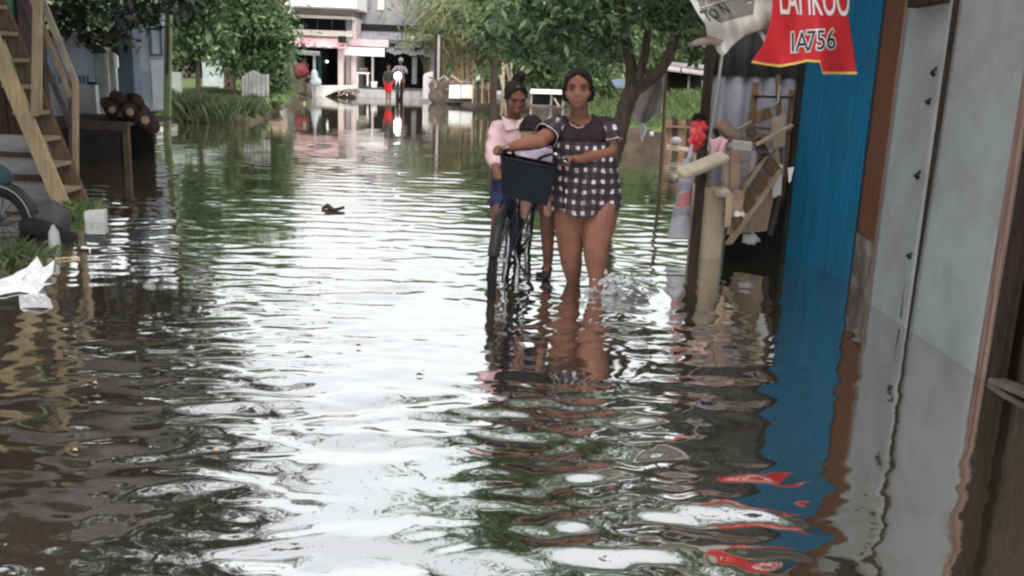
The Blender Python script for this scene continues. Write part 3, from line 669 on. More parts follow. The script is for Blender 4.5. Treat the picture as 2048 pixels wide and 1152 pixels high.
# a second big tree leaning over the lane further right, beyond the shed
def tree(name, label, px, Y, zb, ht, cr_, rad, leafm, ncl, per, ls, rc=.4, trunk=.12, barkm=None, lean=0, ratio=.42, droop=.4, shell=.45, cz=None, group=None, extra=(), base_py=None):
    b = W(px, 150, Y); x = b.x
    t = thing(name, label, 'tree', (x,Y,zb), group)
    m = MB(); top = Vector((x+lean, Y, zb+ht*.72))
    limb(m, [(x,Y,zb-.3),(x+lean*.15+.05,Y,zb+ht*.25),(x+lean*.5-.04,Y+.05,zb+ht*.48),top], trunk, trunk*.4)
    for k in range(5):
        a = k*1.26+px; q = Vector((math.cos(a)*rad[0]*.7, math.sin(a)*rad[1]*.7, rad[2]*(.1+.15*(k%3))))
        s = Vector((x+lean*.45,Y,zb+ht*.44+.05*k*ht*.1))
        limb(m, [s, s+q*.5+Vector((0,0,.1)), Vector((x+lean,Y,cr_ if cz is None else cz))+q], trunk*.45, trunk*.12, 6)
    build(m, 'trunk', barkm or bark, t, smooth=True)
    P = [crown((x+lean,Y,cr_), rad, ncl, per, ls, rc, ratio, droop, shell)]
    for (ex,ez,er,en) in extra:
        c = W(ex,ez,Y); P.append(crown(tuple(c), (er,er,er*.8), en, per, ls, rc*.7, ratio, droop, .2))
    quads('crown', np.concatenate(P), leafm, t); return t
GB = 'trees behind the lane'
# left bank
tree('bank_tree', 'light green tree with thin trunks beside the pale house at left', 392, 24, .15, 4.4, 2.75, (.75,.9,1.75), lf_mid, 90, 60, .17, .24, .07, None, .05, shell=.3, extra=((360,40,.35,8),(372,95,.40,10),(420,70,.35,8),(420,20,.4,8)))
tree('bushy_tree', 'round dense dark green tree on the weedy left bank', 512, 26, .15, 4.2, 2.55, (.95,1.1,1.5), lf_bush, 110, 80, .15, .30, .09, None, .0, shell=.4, extra=((470,120,.42,14),(545,110,.36,12),(520,140,.40,12),(490,60,.5,14),(455,90,.3,8),(556,150,.34,12),(560,80,.34,10),(548,175,.25,7)))
# dim tree over the left houses
dk = thing('gloomy_tree', 'dark shaded tree hanging over the blue-grey houses at left', 'tree', (W(250,150,12.6).x-.3,12.6,.2))
m = MB(); xx = W(205,150,15.8).x; limb(m, [(xx,13.6,.1),(xx+.05,13.5,1.5),(xx+.1,13.2,2.6),(xx+.5,12.8,4.2)], .10, .04); limb(m, [(xx+.1,13.3,2.2),(xx+.9,12.9,2.7),(xx+1.7,12.6,3.0)], .05, .015)
build(m, 'trunk', bark_d, dk, smooth=True)
P = [crown((-5.6,13.2,5.0), (2.3,2.0,2.9), 230, 60, .17, .30, .42, .5, .35)]
for (px,py,n,s) in ((110,20,70,.16),(140,52,50,.11),(165,30,80,.16),(185,72,36,.08),(190,95,16,.06),(215,40,90,.16),(240,75,36,.08),(262,25,80,.14),(225,85,40,.09),(300,20,60,.12),(285,48,18,.06),(310,45,16,.06),(130,10,70,.15),(320,10,50,.1)):
    c = np.array(W(px,py,12.4)); P.append(leaves(c+rng.normal(size=(n,3))*np.array([s*1.4,s*1.6,s*.8]), .15, .42, .5))
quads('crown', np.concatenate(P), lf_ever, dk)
# unseen trees added to block skylight over the near lane; the flood mirrors them
def canopy(label, x, y, c, r, ncl):
    t = thing('added_shade_tree', label, 'tree', (x,y,0), 'unseen trees added to shade the near lane')
    m = MB(); limb(m, [(x,y,-.3),(x+.05,y+.1,1.5),(x-.05,y,3.0),(c[0],c[1],c[2])], .20, .09)
    for k in range(6):
        a = k*1.05; limb(m, [(x-.05,y,2.9),(x+(c[0]-x)*.5+math.cos(a)*r[0]*.35,y+math.sin(a)*r[1]*.35,3.6),(c[0]+math.cos(a)*r[0]*.7,c[1]+math.sin(a)*r[1]*.7,c[2])], .09, .03, 6)
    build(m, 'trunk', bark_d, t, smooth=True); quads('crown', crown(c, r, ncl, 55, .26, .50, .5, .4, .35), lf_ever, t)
canopy('tall unseen tree added beyond the left edge for shade, mirrored dark in the water', -5.2, 4.2, (-5.0,4.2,5.6), (2.5,4.6,2.7), 260)
canopy('tall unseen tree added for shade behind the pale board house at right', 5.0, 4.6, (4.2,3.4,6.0), (2.4,4.6,2.4), 220)
# yellow-green clump in the middle distance: arching fronds
def fronds(name, label, cat, px, Y, zb, n, L, leafm, h0, spread, per=44, ls=.34):
    x = W(px,150,Y).x; t = thing(name, label, cat, (x,Y,zb)); m = MB(); P = []
    for k in range(n):
        a = rng.random()*6.283; s0 = Vector((x+math.cos(a)*.35, Y+math.sin(a)*.35, zb-.2)); H = h0*(.6+.5*rng.random()); R_ = spread*(.35+.8*rng.random())
        pts = [s0, s0+Vector((math.cos(a)*R_*.15,math.sin(a)*R_*.15,H*.6)), s0+Vector((math.cos(a)*R_*.55,math.sin(a)*R_*.55,H)), s0+Vector((math.cos(a)*R_,math.sin(a)*R_,H*(.75+.1*rng.random())))]
        C = curve(pts, 10); limb(m, pts, .035, .008, 5)
        idx = rng.integers(9, len(C), per); c = np.array([C[i] for i in idx])+rng.normal(size=(per,3))*.22
        P.append(leaves(c, ls, .2, 1.0))
    build(m, 'stem', tan_wood, t, smooth=True); quads('foliage', np.concatenate(P), leafm, t); return t
fronds('bamboo_clump', 'drooping yellow-green bamboo clump beyond the white gate boards', 'bamboo', 935, 43, .2, 60, 4, lf_yel, 4.7, 2.7, 60, .34)
fronds('bamboo_clump', 'brighter green bamboo clump arching over the dark far shop', 'bamboo', 868, 46.5, .2, 44, 4, lf_light, 5.0, 2.4, 60, .32)
tree('backdrop_tree', 'fresh green tree glimpsed between the forked trunk and the tin-roofed shed', 1345, 34, .6, 5.2, 3.3, (3.6,2.2,2.0), lf_light, 190, 60, .26, .5, .14, None, .3, group=GB)
tree('backdrop_tree', 'mid green tree behind the tin-roofed shed at right', 1445, 37, .6, 5.4, 3.4, (3.0,2.2,2.1), lf_mid, 120, 60, .26, .5, .14, None, .2, group=GB)
tree('backdrop_tree', 'green tree filling the gap above the woman and girl', 1120, 30, .4, 5.5, 2.75, (2.6,1.7,1.95), lf_light, 190, 60, .20, .36, .12, None, -.2, group=GB, extra=((1085,140,.6,14),(1110,165,.5,10),(1140,120,.6,14)))
tree('backdrop_tree', 'olive tree with dull crown behind the bamboo poles', 1010, 34, .3, 5.0, 2.9, (1.6,1.5,1.9), leafmat('leaf_olive', [(.04,.06,.018),(.07,.095,.025),(.10,.12,.035)], .3), 90, 60, .2, .34, .10, None, .1, group=GB)
tree('backdrop_tree', 'pale flowering bush beside the grass mound left of the forked tree', 1212, 27, .8, 1.7, 1.15, (.75,.6,.55), lf_light, 40, 55, .12, .16, .04, None, .0, group=GB)
for i,(px,Y,r_,lab,lm) in enumerate(((250,58,7,'tall hazy green tree far behind the left houses',lf_mid),(430,62,7,'broad green tree far behind the round bush',lf_mid),(1000,64,6.5,'tall green tree far behind the bamboo clumps',lf_mid),(1240,60,6.5,'tall pale green tree far behind the grass mound',lf_light),(1480,58,7,'tall green tree farthest right behind the zinc shed',lf_mid))):
    tree('distant_tree', lab, px, Y, .2, r_*.72, r_*.42, (5.5,2.6,r_*.36), lm, 170, 55, .42, .75, .2, None, .3, group='trees on the skyline')
# ------------------------------------------------------------------ grass (nobody could count it)
LEAN = .2
def field(n, fn, x0,x1,y0,y1, zmin, h, w_, mat, name, keep=None):
    xs = rng.uniform(x0,x1,n); ys = rng.uniform(y0,y1,n); z = np.array([fn(a,b) for a,b in zip(xs,ys)]); k = z > zmin
    if keep is not None: k &= np.array([keep(a,b) for a,b in zip(xs,ys)])
    pts = np.stack([xs[k],ys[k],z[k]-.02],1); hh = h if np.isscalar(h) else h
    o = quads(name, grassblades(pts, hh*np.ones(len(pts))*(.6+.5*np.abs(np.sin(pts[:,0]*1.3+pts[:,1]*.7))), w_, LEAN), mat); return struct(o,'stuff')
field(26000, fR, .3, 11, 18.2, 31, .42, .17, .022, lf_grass, 'mound_grass')
field(42000, fL, -11, -5.6, 20.5, 29, .02, .30, .012, lf_weed, 'bank_weeds', lambda x,y: hn(x*1.3,y*.9) > -.15)
field(16000, fL, -10.5, -5.8, 20.3, 22.3, -.05, .42, .012, lf_weed, 'tall_weeds', lambda x,y: hn(x*2.0,y*.9+2) > -.1)
# ------------------------------------------------------------------ left: stairs, stilt house, blue houses, landing
och = wood('ochre_paint_wood', (.33,.26,.16), (.23,.18,.11), dirt=.8, dirtc=(.14,.10,.06))
och2 = wood('ochre_dull_wood', (.24,.19,.125), (.165,.13,.085), dirt=.5)
rust = wood('reddish_wood', (.115,.08,.055), (.075,.052,.04))
S0 = G(128,412); YN = S0.y; YF = YN+.36
stt = thing('staircase', 'steep ochre wooden staircase rising from the water at left', 'staircase', (S0.x,YN,0))
def sp(px,py,Y): return W(px,py,Y)
# near stringer line and its parallel
n0 = W(122,404,YN); n1 = W(2,118,YN); dz = (n1-n0); nd = dz.normalized()
lo = n0-nd*.25; hi = n1+nd*.9
off = Vector((0,YF-YN,0))
m = MB(); m.bar(lo, hi, .05, .145, up=(1,0,.5)); build(m, 'stringer', och, stt, bevel=.006)
m = MB(); m.bar(lo+off, hi+off, .05, .15, up=(1,0,.5)); build(m, 'stringer', rust, stt, bevel=.006)
Lh = (hi-lo).length; k = 0; z = lo.z+.10
while z < hi.z:
    t = (z-lo.z)/(hi.z-lo.z); c = lo.lerp(hi,t)
    m = MB(); m.box((c.x-.12,YN+.026,z-.018),(c.x+.08,YF-.026,z+.018)); build(m, 'tread', och2, stt, bevel=.004); z += .235
# rail posts and handrails
A1 = W(149,395,YF+.05); m = MB(); m.bar(A1-Vector((0,0,.2)), W(151,158,YF+.05), .045, .06); build(m, 'newel_post', och2, stt, bevel=.005)
m = MB(); m.bar(W(141,395,YF+.1)-Vector((0,0,.2)), W(140,165,YF+.1), .03, .03); build(m, 'newel_post', rust, stt)
pT = W(151,165,YF+.05); m = MB(); m.bar(pT, pT+nd*1.7, .035, .06); build(m, 'handrail', M('rail_grey',(.20,.18,.14),(.13,.11,.09)), stt, bevel=.004)
pM = W(147,185,YF+.09); m = MB(); m.bar(pM-nd*.0+Vector((-.02,0,-.05)), pM+Vector((-.02,0,-.05))+nd*1.6, .03, .045); build(m, 'handrail', och2, stt, bevel=.004)
pL = W(143,255,YF+.09); m = MB(); m.bar(pL, pL+nd*1.5, .03, .045); build(m, 'mid_rail', M('rail_dark',(.06,.055,.055),(.04,.036,.036)), stt)
p0 = W(70,232,YN-.02); m = MB(); m.bar(p0, W(84,0,YN-.02)+Vector((0,0,.5)), .055, .05); build(m, 'baluster', och2, stt, bevel=.005)
p0 = W(80,225,YN+.04); m = MB(); m.bar(p0, W(90,0,YN+.04)+Vector((0,0,.5)), .03, .03); build(m, 'baluster', och, stt, bevel=.004)
# stilt house
brownwall = wood('umber_boards', (.062,.042,.036), (.035,.026,.024))
YH = 9.9
hs_ = thing('stilt_house', 'dark brown stilt house at the left edge behind the ochre staircase', 'house', (-6.8,11,0))
m = MB(); xr_ = W(88,150,YH).x
m.box((-12,YH+.05,.42),(xr_-.02,YH+.13,4.6))
for i in range(26): m.box((xr_-.05-.2*i,YH+.035,.45),(xr_-.06-.2*i,YH+.05,4.6))
m.box((xr_-.22,YH+.14,.42),(xr_-.10,YH+.30,4.6)); build(m, 'wall', brownwall, hs_)
m = MB(); m.rect(36,-160,66,232,YH,.03); build(m, 'door', wood('plum_door',(.075,.045,.05),(.05,.03,.036)), hs_)
m = MB(); m.rect(19,-160,25,225,YH-.02,.06); build(m, 'door_frame', M('green_trim',(.05,.16,.09),(.035,.11,.065)), hs_)
m = MB(); m.rect(1,-160,14,150,YH-.02,.05); build(m, 'curtain', M('pale_green',(.32,.32,.24),(.25,.25,.18)), hs_)
m = MB(); m.box((-12,YH-.75,.34),(xr_-.12,YH+.3,.42)); build(m, 'floor', darkwood, hs_, bevel=.005)
for x,y in ((-5.2,YH-.6),(-6.2,YH-.6),(-7.4,YH-.6),(-6.2,11.4),(-7.4,11.4)):
    m = MB(); m.bar((x,y,-.3),(x,y,.34),.10,.10); build(m, 'stilt', darkwood, hs_)
m = MB(); m.hexa([(-12,8.9,3.9),(-4.1,8.9,3.3),(-4.1,13,3.3),(-12,13,3.9),(-12,8.9,3.95),(-4.1,8.9,3.35),(-4.1,13,3.35),(-12,13,3.95)]); build(m, 'roof', tin, hs_)
# fence rails under the stair
fr = thing('low_fence', 'low dark rail fence on grey boards under the staircase', 'fence', (-5.4,8.9,0))
m = MB(); m.box((-8.5,8.98,-.3),(W(100,320,8.9).x,9.02,W(60,272,8.95).z)); build(m, 'board', M('grey_boards',(.23,.225,.23),(.17,.165,.17),stretch=(1,1,6)), fr)
for (ya,yb) in ((303,313),(348,360)):
    m = MB(); m.rect(-120,ya,96,yb,8.93,.04); build(m, 'rail', darkwood, fr)
# landing stage
lnd = thing('landing', 'dark wooden landing stage on short posts below the blue-grey houses', 'landing', (W(205,300,12.6).x,12.6,0))
zt_ = W(205,243,12.3).z; xa = W(60,260,12.3).x; xb = W(256,260,12.3).x
m = MB(); m.box((xa,12.3,zt_-.05),(xb,14.0,zt_))
for i in range(12): m.box((xa,12.285,zt_-.12),(xb,12.30,zt_-.004)) if i == 0 else None
build(m, 'deck', M('damp_deck',(.055,.048,.045),(.035,.03,.028)), lnd, bevel=.004)
for x,y in ((xb-.05,12.36),(W(178,270,12.3).x,12.36),(xa+.1,12.36)):
    m = MB(); m.bar((x,y,-.3),(x,y,zt_-.05),.075,.075); build(m, 'post', M('damp_post',(.10,.075,.055),(.06,.045,.03)) if x == xb-.05 and y < 13 else M('shade_black_post',(.016,.014,.013)), lnd)  # all but the right post coloured near black, as shade under the deck
m = MB(); m.box((xa,13.4,-.3),(xb-.1,13.45,zt_-.06)); build(m, 'rear_shade_board', M('under_deck_shade',(.022,.020,.018)), lnd)  # near-black board added as the shade at the back of the deck's underside
m = MB(); m.box((xa,12.27,-.3),(xb-.10,12.283,zt_-.11)); build(m, 'front_shade_board', M('deck_front_shade',(.026,.023,.021)), lnd)  # near-black board closing the front, painted as the dark below the deck
# logs piled on the landing, cut ends towards the lane
loge = M('log_end', (.24,.17,.12), (.14,.10,.07), sc=14); logb = M('log_bark', (.040,.028,.024), (.022,.016,.014), bump=.5, bsc=18)
desc = ['log with pale cut end lying lowest left in the dark pile','log with pale cut end in the middle of the dark pile','thick log with pale cut end nearest the water in the pile','short dark log on top of the pile at left','rough dark log on top of the pile at right','dark log hanging lowest over the water at the right of the pile']
for i,(a,b,r_) in enumerate((((224,220),(214,206),.105),((260,224),(246,206),.115),((290,240),(272,214),.125),((242,202),(230,192),.09),((276,206),(262,196),.09),((306,254),(290,228),.10))):
    p = W(a[0],a[1],12.45+.03*i); q = W(b[0],b[1],13.5)
    t = thing('log', desc[i], 'log', (min(p.x,q.x),p.y,p.z-.1), 'logs piled by the landing')
    mm = MB(); mm.tube([p, p.lerp(q,.5)+Vector((.02,0,.01)), q], [r_*.95,r_,r_*.9], 11); build(mm, 'bark', logb, t, smooth=True)
    d = (p-q).normalized(); mm = MB(); mm.tube([p, p+d*.012],[r_*.48,r_*.36],7)
    if i in (0,1,2): build(mm, 'cut_end', loge, t)
# boards and rubble lying at the water edge
for i,(a,b,w_,h_,lab) in enumerate((((262,268),(345,262),.16,.05,'pale weathered board at the water edge right of the landing'),((270,252),(352,256),.12,.04,'long grey board behind the other boards by the landing'),((258,283),(300,280),.2,.08,'dark sodden board against the landing post'))):
    m = MB(); m.bar(G(*a)+Vector((0,0,.06)), G(*b)+Vector((0,0,.04)), w_*1.5, h_*1.6); tag(build(m, 'board', M('old_board%d'%i,((.38,.36,.33),(.28,.25,.22),(.06,.055,.055))[i]), bevel=.006), lab, 'board', 'boards by the landing')
for i,(a,s,lab) in enumerate((((318,266),.14,'crumpled white rubbish lump floating beside the boards'),((300,262),.07,'small whitish rubbish lump close to the logs'))):
    m = MB(); c = G(*a); m.ell(c+Vector((0,0,.03)),(s*1.5,s,s*.6),None,12,8); m.v = [(v[0]+.02*math.sin(v[2]*90+v[1]*30),v[1],v[2]+.015*math.sin(v[0]*60)) for v in m.v]; tag(build(m, 'rubbish', wht), lab, 'rubbish')
# blue-grey house with a white parapet
bh = thing('blue_grey_house', 'blue-grey house with white parapet and greenish door behind the landing', 'house', (W(140,240,14.2).x,14.2,.3))
m = MB(); m.rect(60,88,191,250,14.5,.12); build(m, 'wall', paleblue, bh)
m = MB(); m.rect(60,60,192,93,14.46,.12); build(m, 'lintel', M('grey_lintel',(.30,.30,.29),(.22,.22,.215)), bh)
m = MB(); m.rect(82,168,193,243,13.85,.10); build(m, 'parapet', M('white_render',(.55,.56,.58),(.47,.48,.51),sc=3), bh, bevel=.01)
for px in (96,106,118,157,165,173):
    m = MB(); m.rect(px,151,px+4,167,13.90,.03); build(m, 'slot_bar', slate, bh)
m = MB(); m.rect(174,164,190,169,13.84,.06); build(m, 'flower_tray', darkmetal, bh)
m = MB(); m.rect(192,97,232,222,14.5,.08); build(m, 'door', M('green_grey_door',(.40,.45,.42),(.30,.35,.33)), bh)
m = MB(); m.rect(211,100,217,218,14.44,.05); build(m, 'door_stile', M('door_edge',(.50,.47,.44)), bh)
m = MB(); m.rect(227,97,234,135,14.42,.05); m.rect(192,95,234,100,14.42,.05); build(m, 'door_frame', wht, bh)
m = MB(); m.box((W(60,80,14.3).x-3,13.6,3.0),(W(236,80,14.3).x,18,3.1)); build(m, 'roof', tin, bh)
m = MB(); m.rect(233,20,266,232,15.0,.3); build(m, 'side_wall', slate, bh)
# pale house beside it
ph = thing('pale_house', 'narrow pale blue house with a small bright window at left', 'house', (W(300,220,17).x,17,.2))
m = MB(); m.rect(264,20,331,222,17,.15); build(m, 'wall', M('ice_blue',(.50,.56,.60),(.42,.48,.53),sc=2.5,dirt=.5), ph)
m = MB(); m.rect(304,120,330,218,16.96,.03); build(m, 'white_panel', M('bright_white',(.66,.70,.74),(.58,.62,.67)), ph)
wf = MB(); wf.rect(298,56,302,112,16.93,.06); wf.rect(320,56,324,112,16.93,.06); wf.rect(302,56,320,60,16.93,.06); wf.rect(302,108,320,112,16.93,.06); wfo = build(wf, 'window', slate, ph)
m = MB(); m.rect(302,60,320,108,16.96,.02); build(m, 'pane', M('pane_glass',(.62,.67,.72),(.5,.56,.62),rough=.15,bump=0), wfo)
m = MB(); m.rect(270,142,303,196,16.975,.02); build(m, 'panel', M('shaded_blue',(.34,.41,.48),(.29,.35,.42)), ph)
m = MB(); m.box((W(255,10,17).x,16.3,3.3),(W(336,10,17).x,20,3.4)); build(m, 'roof', tin, ph)
m = MB(); m.bar(W(331,222,16.6)-Vector((0,0,.6)), W(338,-60,16.6), .11, .10); o = build(m, 'post', M('mossy_green_post',(.17,.20,.10),(.11,.135,.07)), bevel=.006); tag(o, 'mossy green post at the corner of the pale blue house', 'post')
m = MB(); m.tube([W(335,150,16.5), W(337,-60,16.5)], .02, 6); tag(build(m, 'drain_pipe', darkmetal), 'thin black drainpipe running down the mossy post', 'pipe')
m = MB(); m.rect(336,143,362,182,22,.08); m.rect(358,150,440,190,30.0,.1); 
m = MB(); m.rect(405,100,445,190,30,.12); tag(build(m, 'fence_wall', M('pale_aqua_wall',(.50,.58,.56),(.42,.48,.47),sc=3)), 'pale aqua wall glimpsed between the two left bank trees', 'wall')
m = MB(); m.rect(334,144,362,192,22.5,.08); tag(build(m, 'garden_wall', M('sage_wall',(.36,.42,.36),(.3,.35,.3))), 'low sage green wall beside the pale blue house', 'wall')
# ribbed pale tarpaulin tent under the round tree
tp = MB()
def tpf(u,v):
    x = 484+54*u; top = 150-6*math.sin(u*3.14); y = top+(193-top)*v
    return W(x,y+3*math.sin(u*9+1),24.2-.05*math.sin(u*6.283*7+1.5*math.sin(u*5))*.5-.35*v-.08*math.sin(u*4+v*3))
tp.grid(tpf, 60, 8); tag(build(tp, 'tarpaulin', M('pale_tarp',(.20,.20,.19),(.15,.15,.145)), smooth=True, solid=.02), 'pale ribbed tarpaulin cover under the round tree', 'tarpaulin')
# house up behind the round tree
oh = thing('peach_house', 'peach walled house with brown post mostly hidden behind the left bank trees', 'house', (W(500,180,36).x,36,.1))
m = MB(); m.rect(455,-60,532,150,36,3); build(m, 'wall', M('peach_wall',(.55,.40,.30),(.47,.33,.25),sc=2), oh)
m = MB(); m.rect(436,-60,463,190,35.6,.4); build(m, 'post', M('umber_post',(.10,.06,.05)), oh)
m = MB(); m.rect(430,-75,566,-58,34.9,4.5); build(m, 'roof', tin, oh)
# ------------------------------------------------------------------ bottom left: motorbike, tyre, grass, litter
mc = G(-6,470); 
cyc = thing('motorbike', 'dark parked motorbike with silver mudguard cut by the left edge', 'motorbike', (mc.x,mc.y,-.1))
hub = W(0,440,mc.y+.05)
def ring(m, c, R_, r_, ax, n=40, k=8):
    ax = Vector(ax).normalized(); u = ax.cross(Vector((0,0,1))).normalized(); v = u.cross(ax)
    m.tube([c+u*(R_*math.cos(2*math.pi*i/n))+v*(R_*math.sin(2*math.pi*i/n)) for i in range(n)], r_, k, closed=True)
axw = (.10,1,0); rdir = Vector((1,-.10,0)).normalized()
for hh in (hub, hub-rdir*1.2):
    m = MB(); ring(m, hh, .235, .042, axw); wh = build(m, 'wheel', rubber, cyc, smooth=True)
    m = MB(); ring(m, hh, .19, .012, axw); build(m, 'rim', darkmetal, wh, smooth=True)
    m = MB()
    for i in range(14):
        a = 2*math.pi*i/14; m.tube([hh, hh+rdir*(.19*math.cos(a))+Vector((0,0,.19*math.sin(a)))], .004, 4)
    build(m, 'spokes', darkmetal, wh)
m = MB(); pts = [hub+rdir*(.275*math.cos(a))+Vector((0,-.03,.275*math.sin(a))) for a in np.linspace(.12,2.4,18)]; m.tube(pts, .011, 6); build(m, 'mudguard_edge', M('grey_guard',(.34,.34,.33),(.25,.25,.24),rough=.4), cyc, smooth=True)
m = MB(); m.grid(lambda u,v: hub+rdir*(.285*math.cos(.2+2.3*u))+Vector((0,-.045+.13*v,.285*math.sin(.2+2.3*u))), 16, 3); build(m, 'mudguard', darkmetal, cyc, smooth=True, solid=.004)
m = MB(); m.chain([hub+Vector((.0,.03,.33)), hub-rdir*.35+Vector((0,.03,.40)), hub-rdir*.8+Vector((0,.03,.40))], [.10,.13,.11]); build(m, 'seat', M('teal_cover',(.03,.06,.065),(.02,.042,.046),rough=.5), cyc, smooth=True)
m = MB(); m.chain([hub-rdir*.3+Vector((0,0,.05)), hub-rdir*.7+Vector((0,0,.0)), hub-rdir*1.05+Vector((0,0,.35))], [.11,.14,.07]); build(m, 'engine', darkmetal, cyc, smooth=True)
m = MB(); m.tube([hub+Vector((0,.06,0)), hub+Vector((-.1,.06,.3))], .02, 8); m.tube([hub-rdir*1.2+Vector((0,.05,0)), hub-rdir*1.0+Vector((0,.05,.6))], .022, 8); build(m, 'fork', chrome, cyc, smooth=True)
m = MB(); hb = hub-rdir*.98+Vector((0,.03,.62)); m.tube([hb+Vector((0,-.3,.02)), hb, hb+Vector((0,.3,.02))], .012, 7); build(m, 'handlebar', darkmetal, cyc, smooth=True)
m = MB(); c = G(88,478)+Vector((0,.1,.02)); ring(m, c, .17, .065, (.3,.5,1)); tag(build(m, 'old_tyre', rubber, smooth=True), 'old black tyre half sunk beside the motorbike wheel', 'tyre')
m = MB(); c = G(70,455)+Vector((0,.25,.03)); m.ell(c,(.17,.12,.15),None,14,9); m.v = [(v[0]+.02*math.sin(v[2]*60),v[1],v[2]+.02*math.sin(v[0]*50)) for v in m.v]; tag(build(m, 'rubbish_bag', M('bag_grey',(.075,.072,.078),(.045,.043,.047),rough=.45), smooth=True), 'dark lumpy rubbish bag between staircase and motorbike wheel', 'bag')
def tuft(name, px, py, n, h, s, lab, mat=lf_grass):
    c = np.array(G(px,py)); pts = c+rng.normal(size=(n,3))*np.array([s,s*1.2,0]); pts[:,2] = -.02
    o = quads(name, grassblades(pts, h, .007, .3), mat); tag(o, lab, 'grass tuft'); o['kind'] = 'stuff'; return o
tuft('grass_tuft', 152, 432, 420, .13, .075, 'bright green grass tuft growing at the foot of the staircase')
tuft('grass_tuft', 18, 520, 300, .12, .10, 'dull grass tuft at the left edge above the white litter', lf_weed)
tuft('grass_tuft', 60, 520, 120, .08, .12, 'sparse short grass beside the thin floating sticks', lf_weed)
m = MB(); c = G(192,444); R_ = Matrix.Rotation(.25,3,'Z'); m.hexa([c+R_ @ Vector(p) for p in ((-.08,-.05,-.05),(.08,-.05,-.05),(.08,.07,-.05),(-.08,.07,-.05),(-.085,-.055,.095),(.075,-.05,.11),(.085,.08,.105),(-.085,.08,.09))]); tag(build(m, 'foam_block', M('grey_foam',(.42,.43,.42),(.33,.34,.34),bump=.4), bevel=.012), 'grey foam block floating right of the grass tuft', 'foam block')
m = MB(); c = G(110,500)+Vector((0,0,.02)); m.chain([c, c+Vector((-.01,.02,.10)), c+Vector((-.012,.02,.15))],[.042,.036,.014],12); tag(build(m, 'bottle', plastic('old_bottle',(.40,.42,.40),.25,.35), smooth=True), 'cloudy plastic bottle bobbing upright near the old tyre', 'bottle')
for i,(a,b,r_,lab) in enumerate((((28,527),(92,518),.006,'thin pale stick floating left, above the white litter'),((92,522),(160,517),.006,'thin straw floating just right of the pale stick'),((150,500),(205,506),.008,'dark twig floating below the foam block'),((165,497),(182,503),.012,'tiny white scrap floating below the foam block'))):
    m = MB(); m.tube([G(*a)+Vector((0,0,.006)), (G(*a)+G(*b))/2+Vector((0,.01,.010)), G(*b)+Vector((0,0,.006))], r_, 6); tag(build(m, 'stick' if i < 3 else 'scrap', (tan_wood,tan_wood,darkwood,wht)[i]), lab, 'stick' if i < 3 else 'scrap')
# white plastic litter
def litter(name, poly, lab, hz, mat, seed):
    P = [G(x,y) for x,y in poly]; cx = sum((p for p in P), Vector())/len(P); m = MB(); V = []; n = len(P); g_ = np.random.default_rng(seed)
    rings = 5
    for k in range(rings+1):
        t = k/rings
        for i,p in enumerate(P):
            q = cx.lerp(p, t); q = q+Vector((0,0,.008+hz[i]*t+.022*(1-t)+.012*math.sin(i*2.4+k*1.9+seed))); V.append(q)
    Fs = []
    for k in range(rings):
        for i in range(n):
            j = (i+1)%n; Fs.append((k*n+i,(k+1)*n+i,(k+1)*n+j,k*n+j))
    m.add(V,Fs); o = build(m, name, mat, solid=.004); return tag(o, lab, 'litter')
lm_ = M('white_litter', (.66,.67,.68), (.58,.59,.61), rough=.5, dirt=.1)
litter('plastic_litter', [(-40,572),(0,566),(30,556),(56,546),(76,536),(88,545),(110,540),(106,556),(86,566),(92,578),(74,588),(40,586),(10,592),(-30,596)], 'crumpled bright white plastic sheet floating at the left edge', [0,0,.02,.03,.06,.03,.05,.02,0,.01,0,0,0,0], lm_, 2)
litter('plastic_litter', [(38,596),(60,594),(88,596),(100,602),(106,616),(80,621),(40,616)], 'greyer folded plastic piece floating below the bright white sheet', [0,.01,.01,0,0,0,0], M('grey_litter',(.46,.45,.46),(.36,.36,.37),rough=.5), 5)
m = MB(); m.tube([G(644,419)+Vector((0,0,.01)), G(655,418)+Vector((0,0,.03)), G(668,423)+Vector((0,0,.012)), G(688,421)+Vector((0,0,.03))], [.012,.028,.02,.014], 7); tag(build(m, 'driftwood', darkwood, smooth=True), 'small dark piece of driftwood floating in the bright lane', 'driftwood')
for i,(px,py,s) in enumerate(((716,694,.012),(838,753,.016),(625,650,.008),(300,640,.010),(190,770,.010),(845,745,.008),(430,905,.010),(150,905,.009))):
    m = MB(); c = G(px,py); m.add([c+Vector((-s,0,.008)), c+Vector((0,-s*.5,.012)), c+Vector((s*1.3,0,.008)), c+Vector((0,s*.6,.016))], [(0,1,2,3)])
    tag(build(m, 'leaf', darkwood if i < 3 else tan_wood, solid=.002), ('small dead leaf floating on the open water of the lane' if i in (0,1,2,5,6) else 'pale leaf scrap floating on the dark left water'), 'leaf', 'floating leaves in the lane' if i in (0,1,2,5,6) else 'pale scraps on dark water')
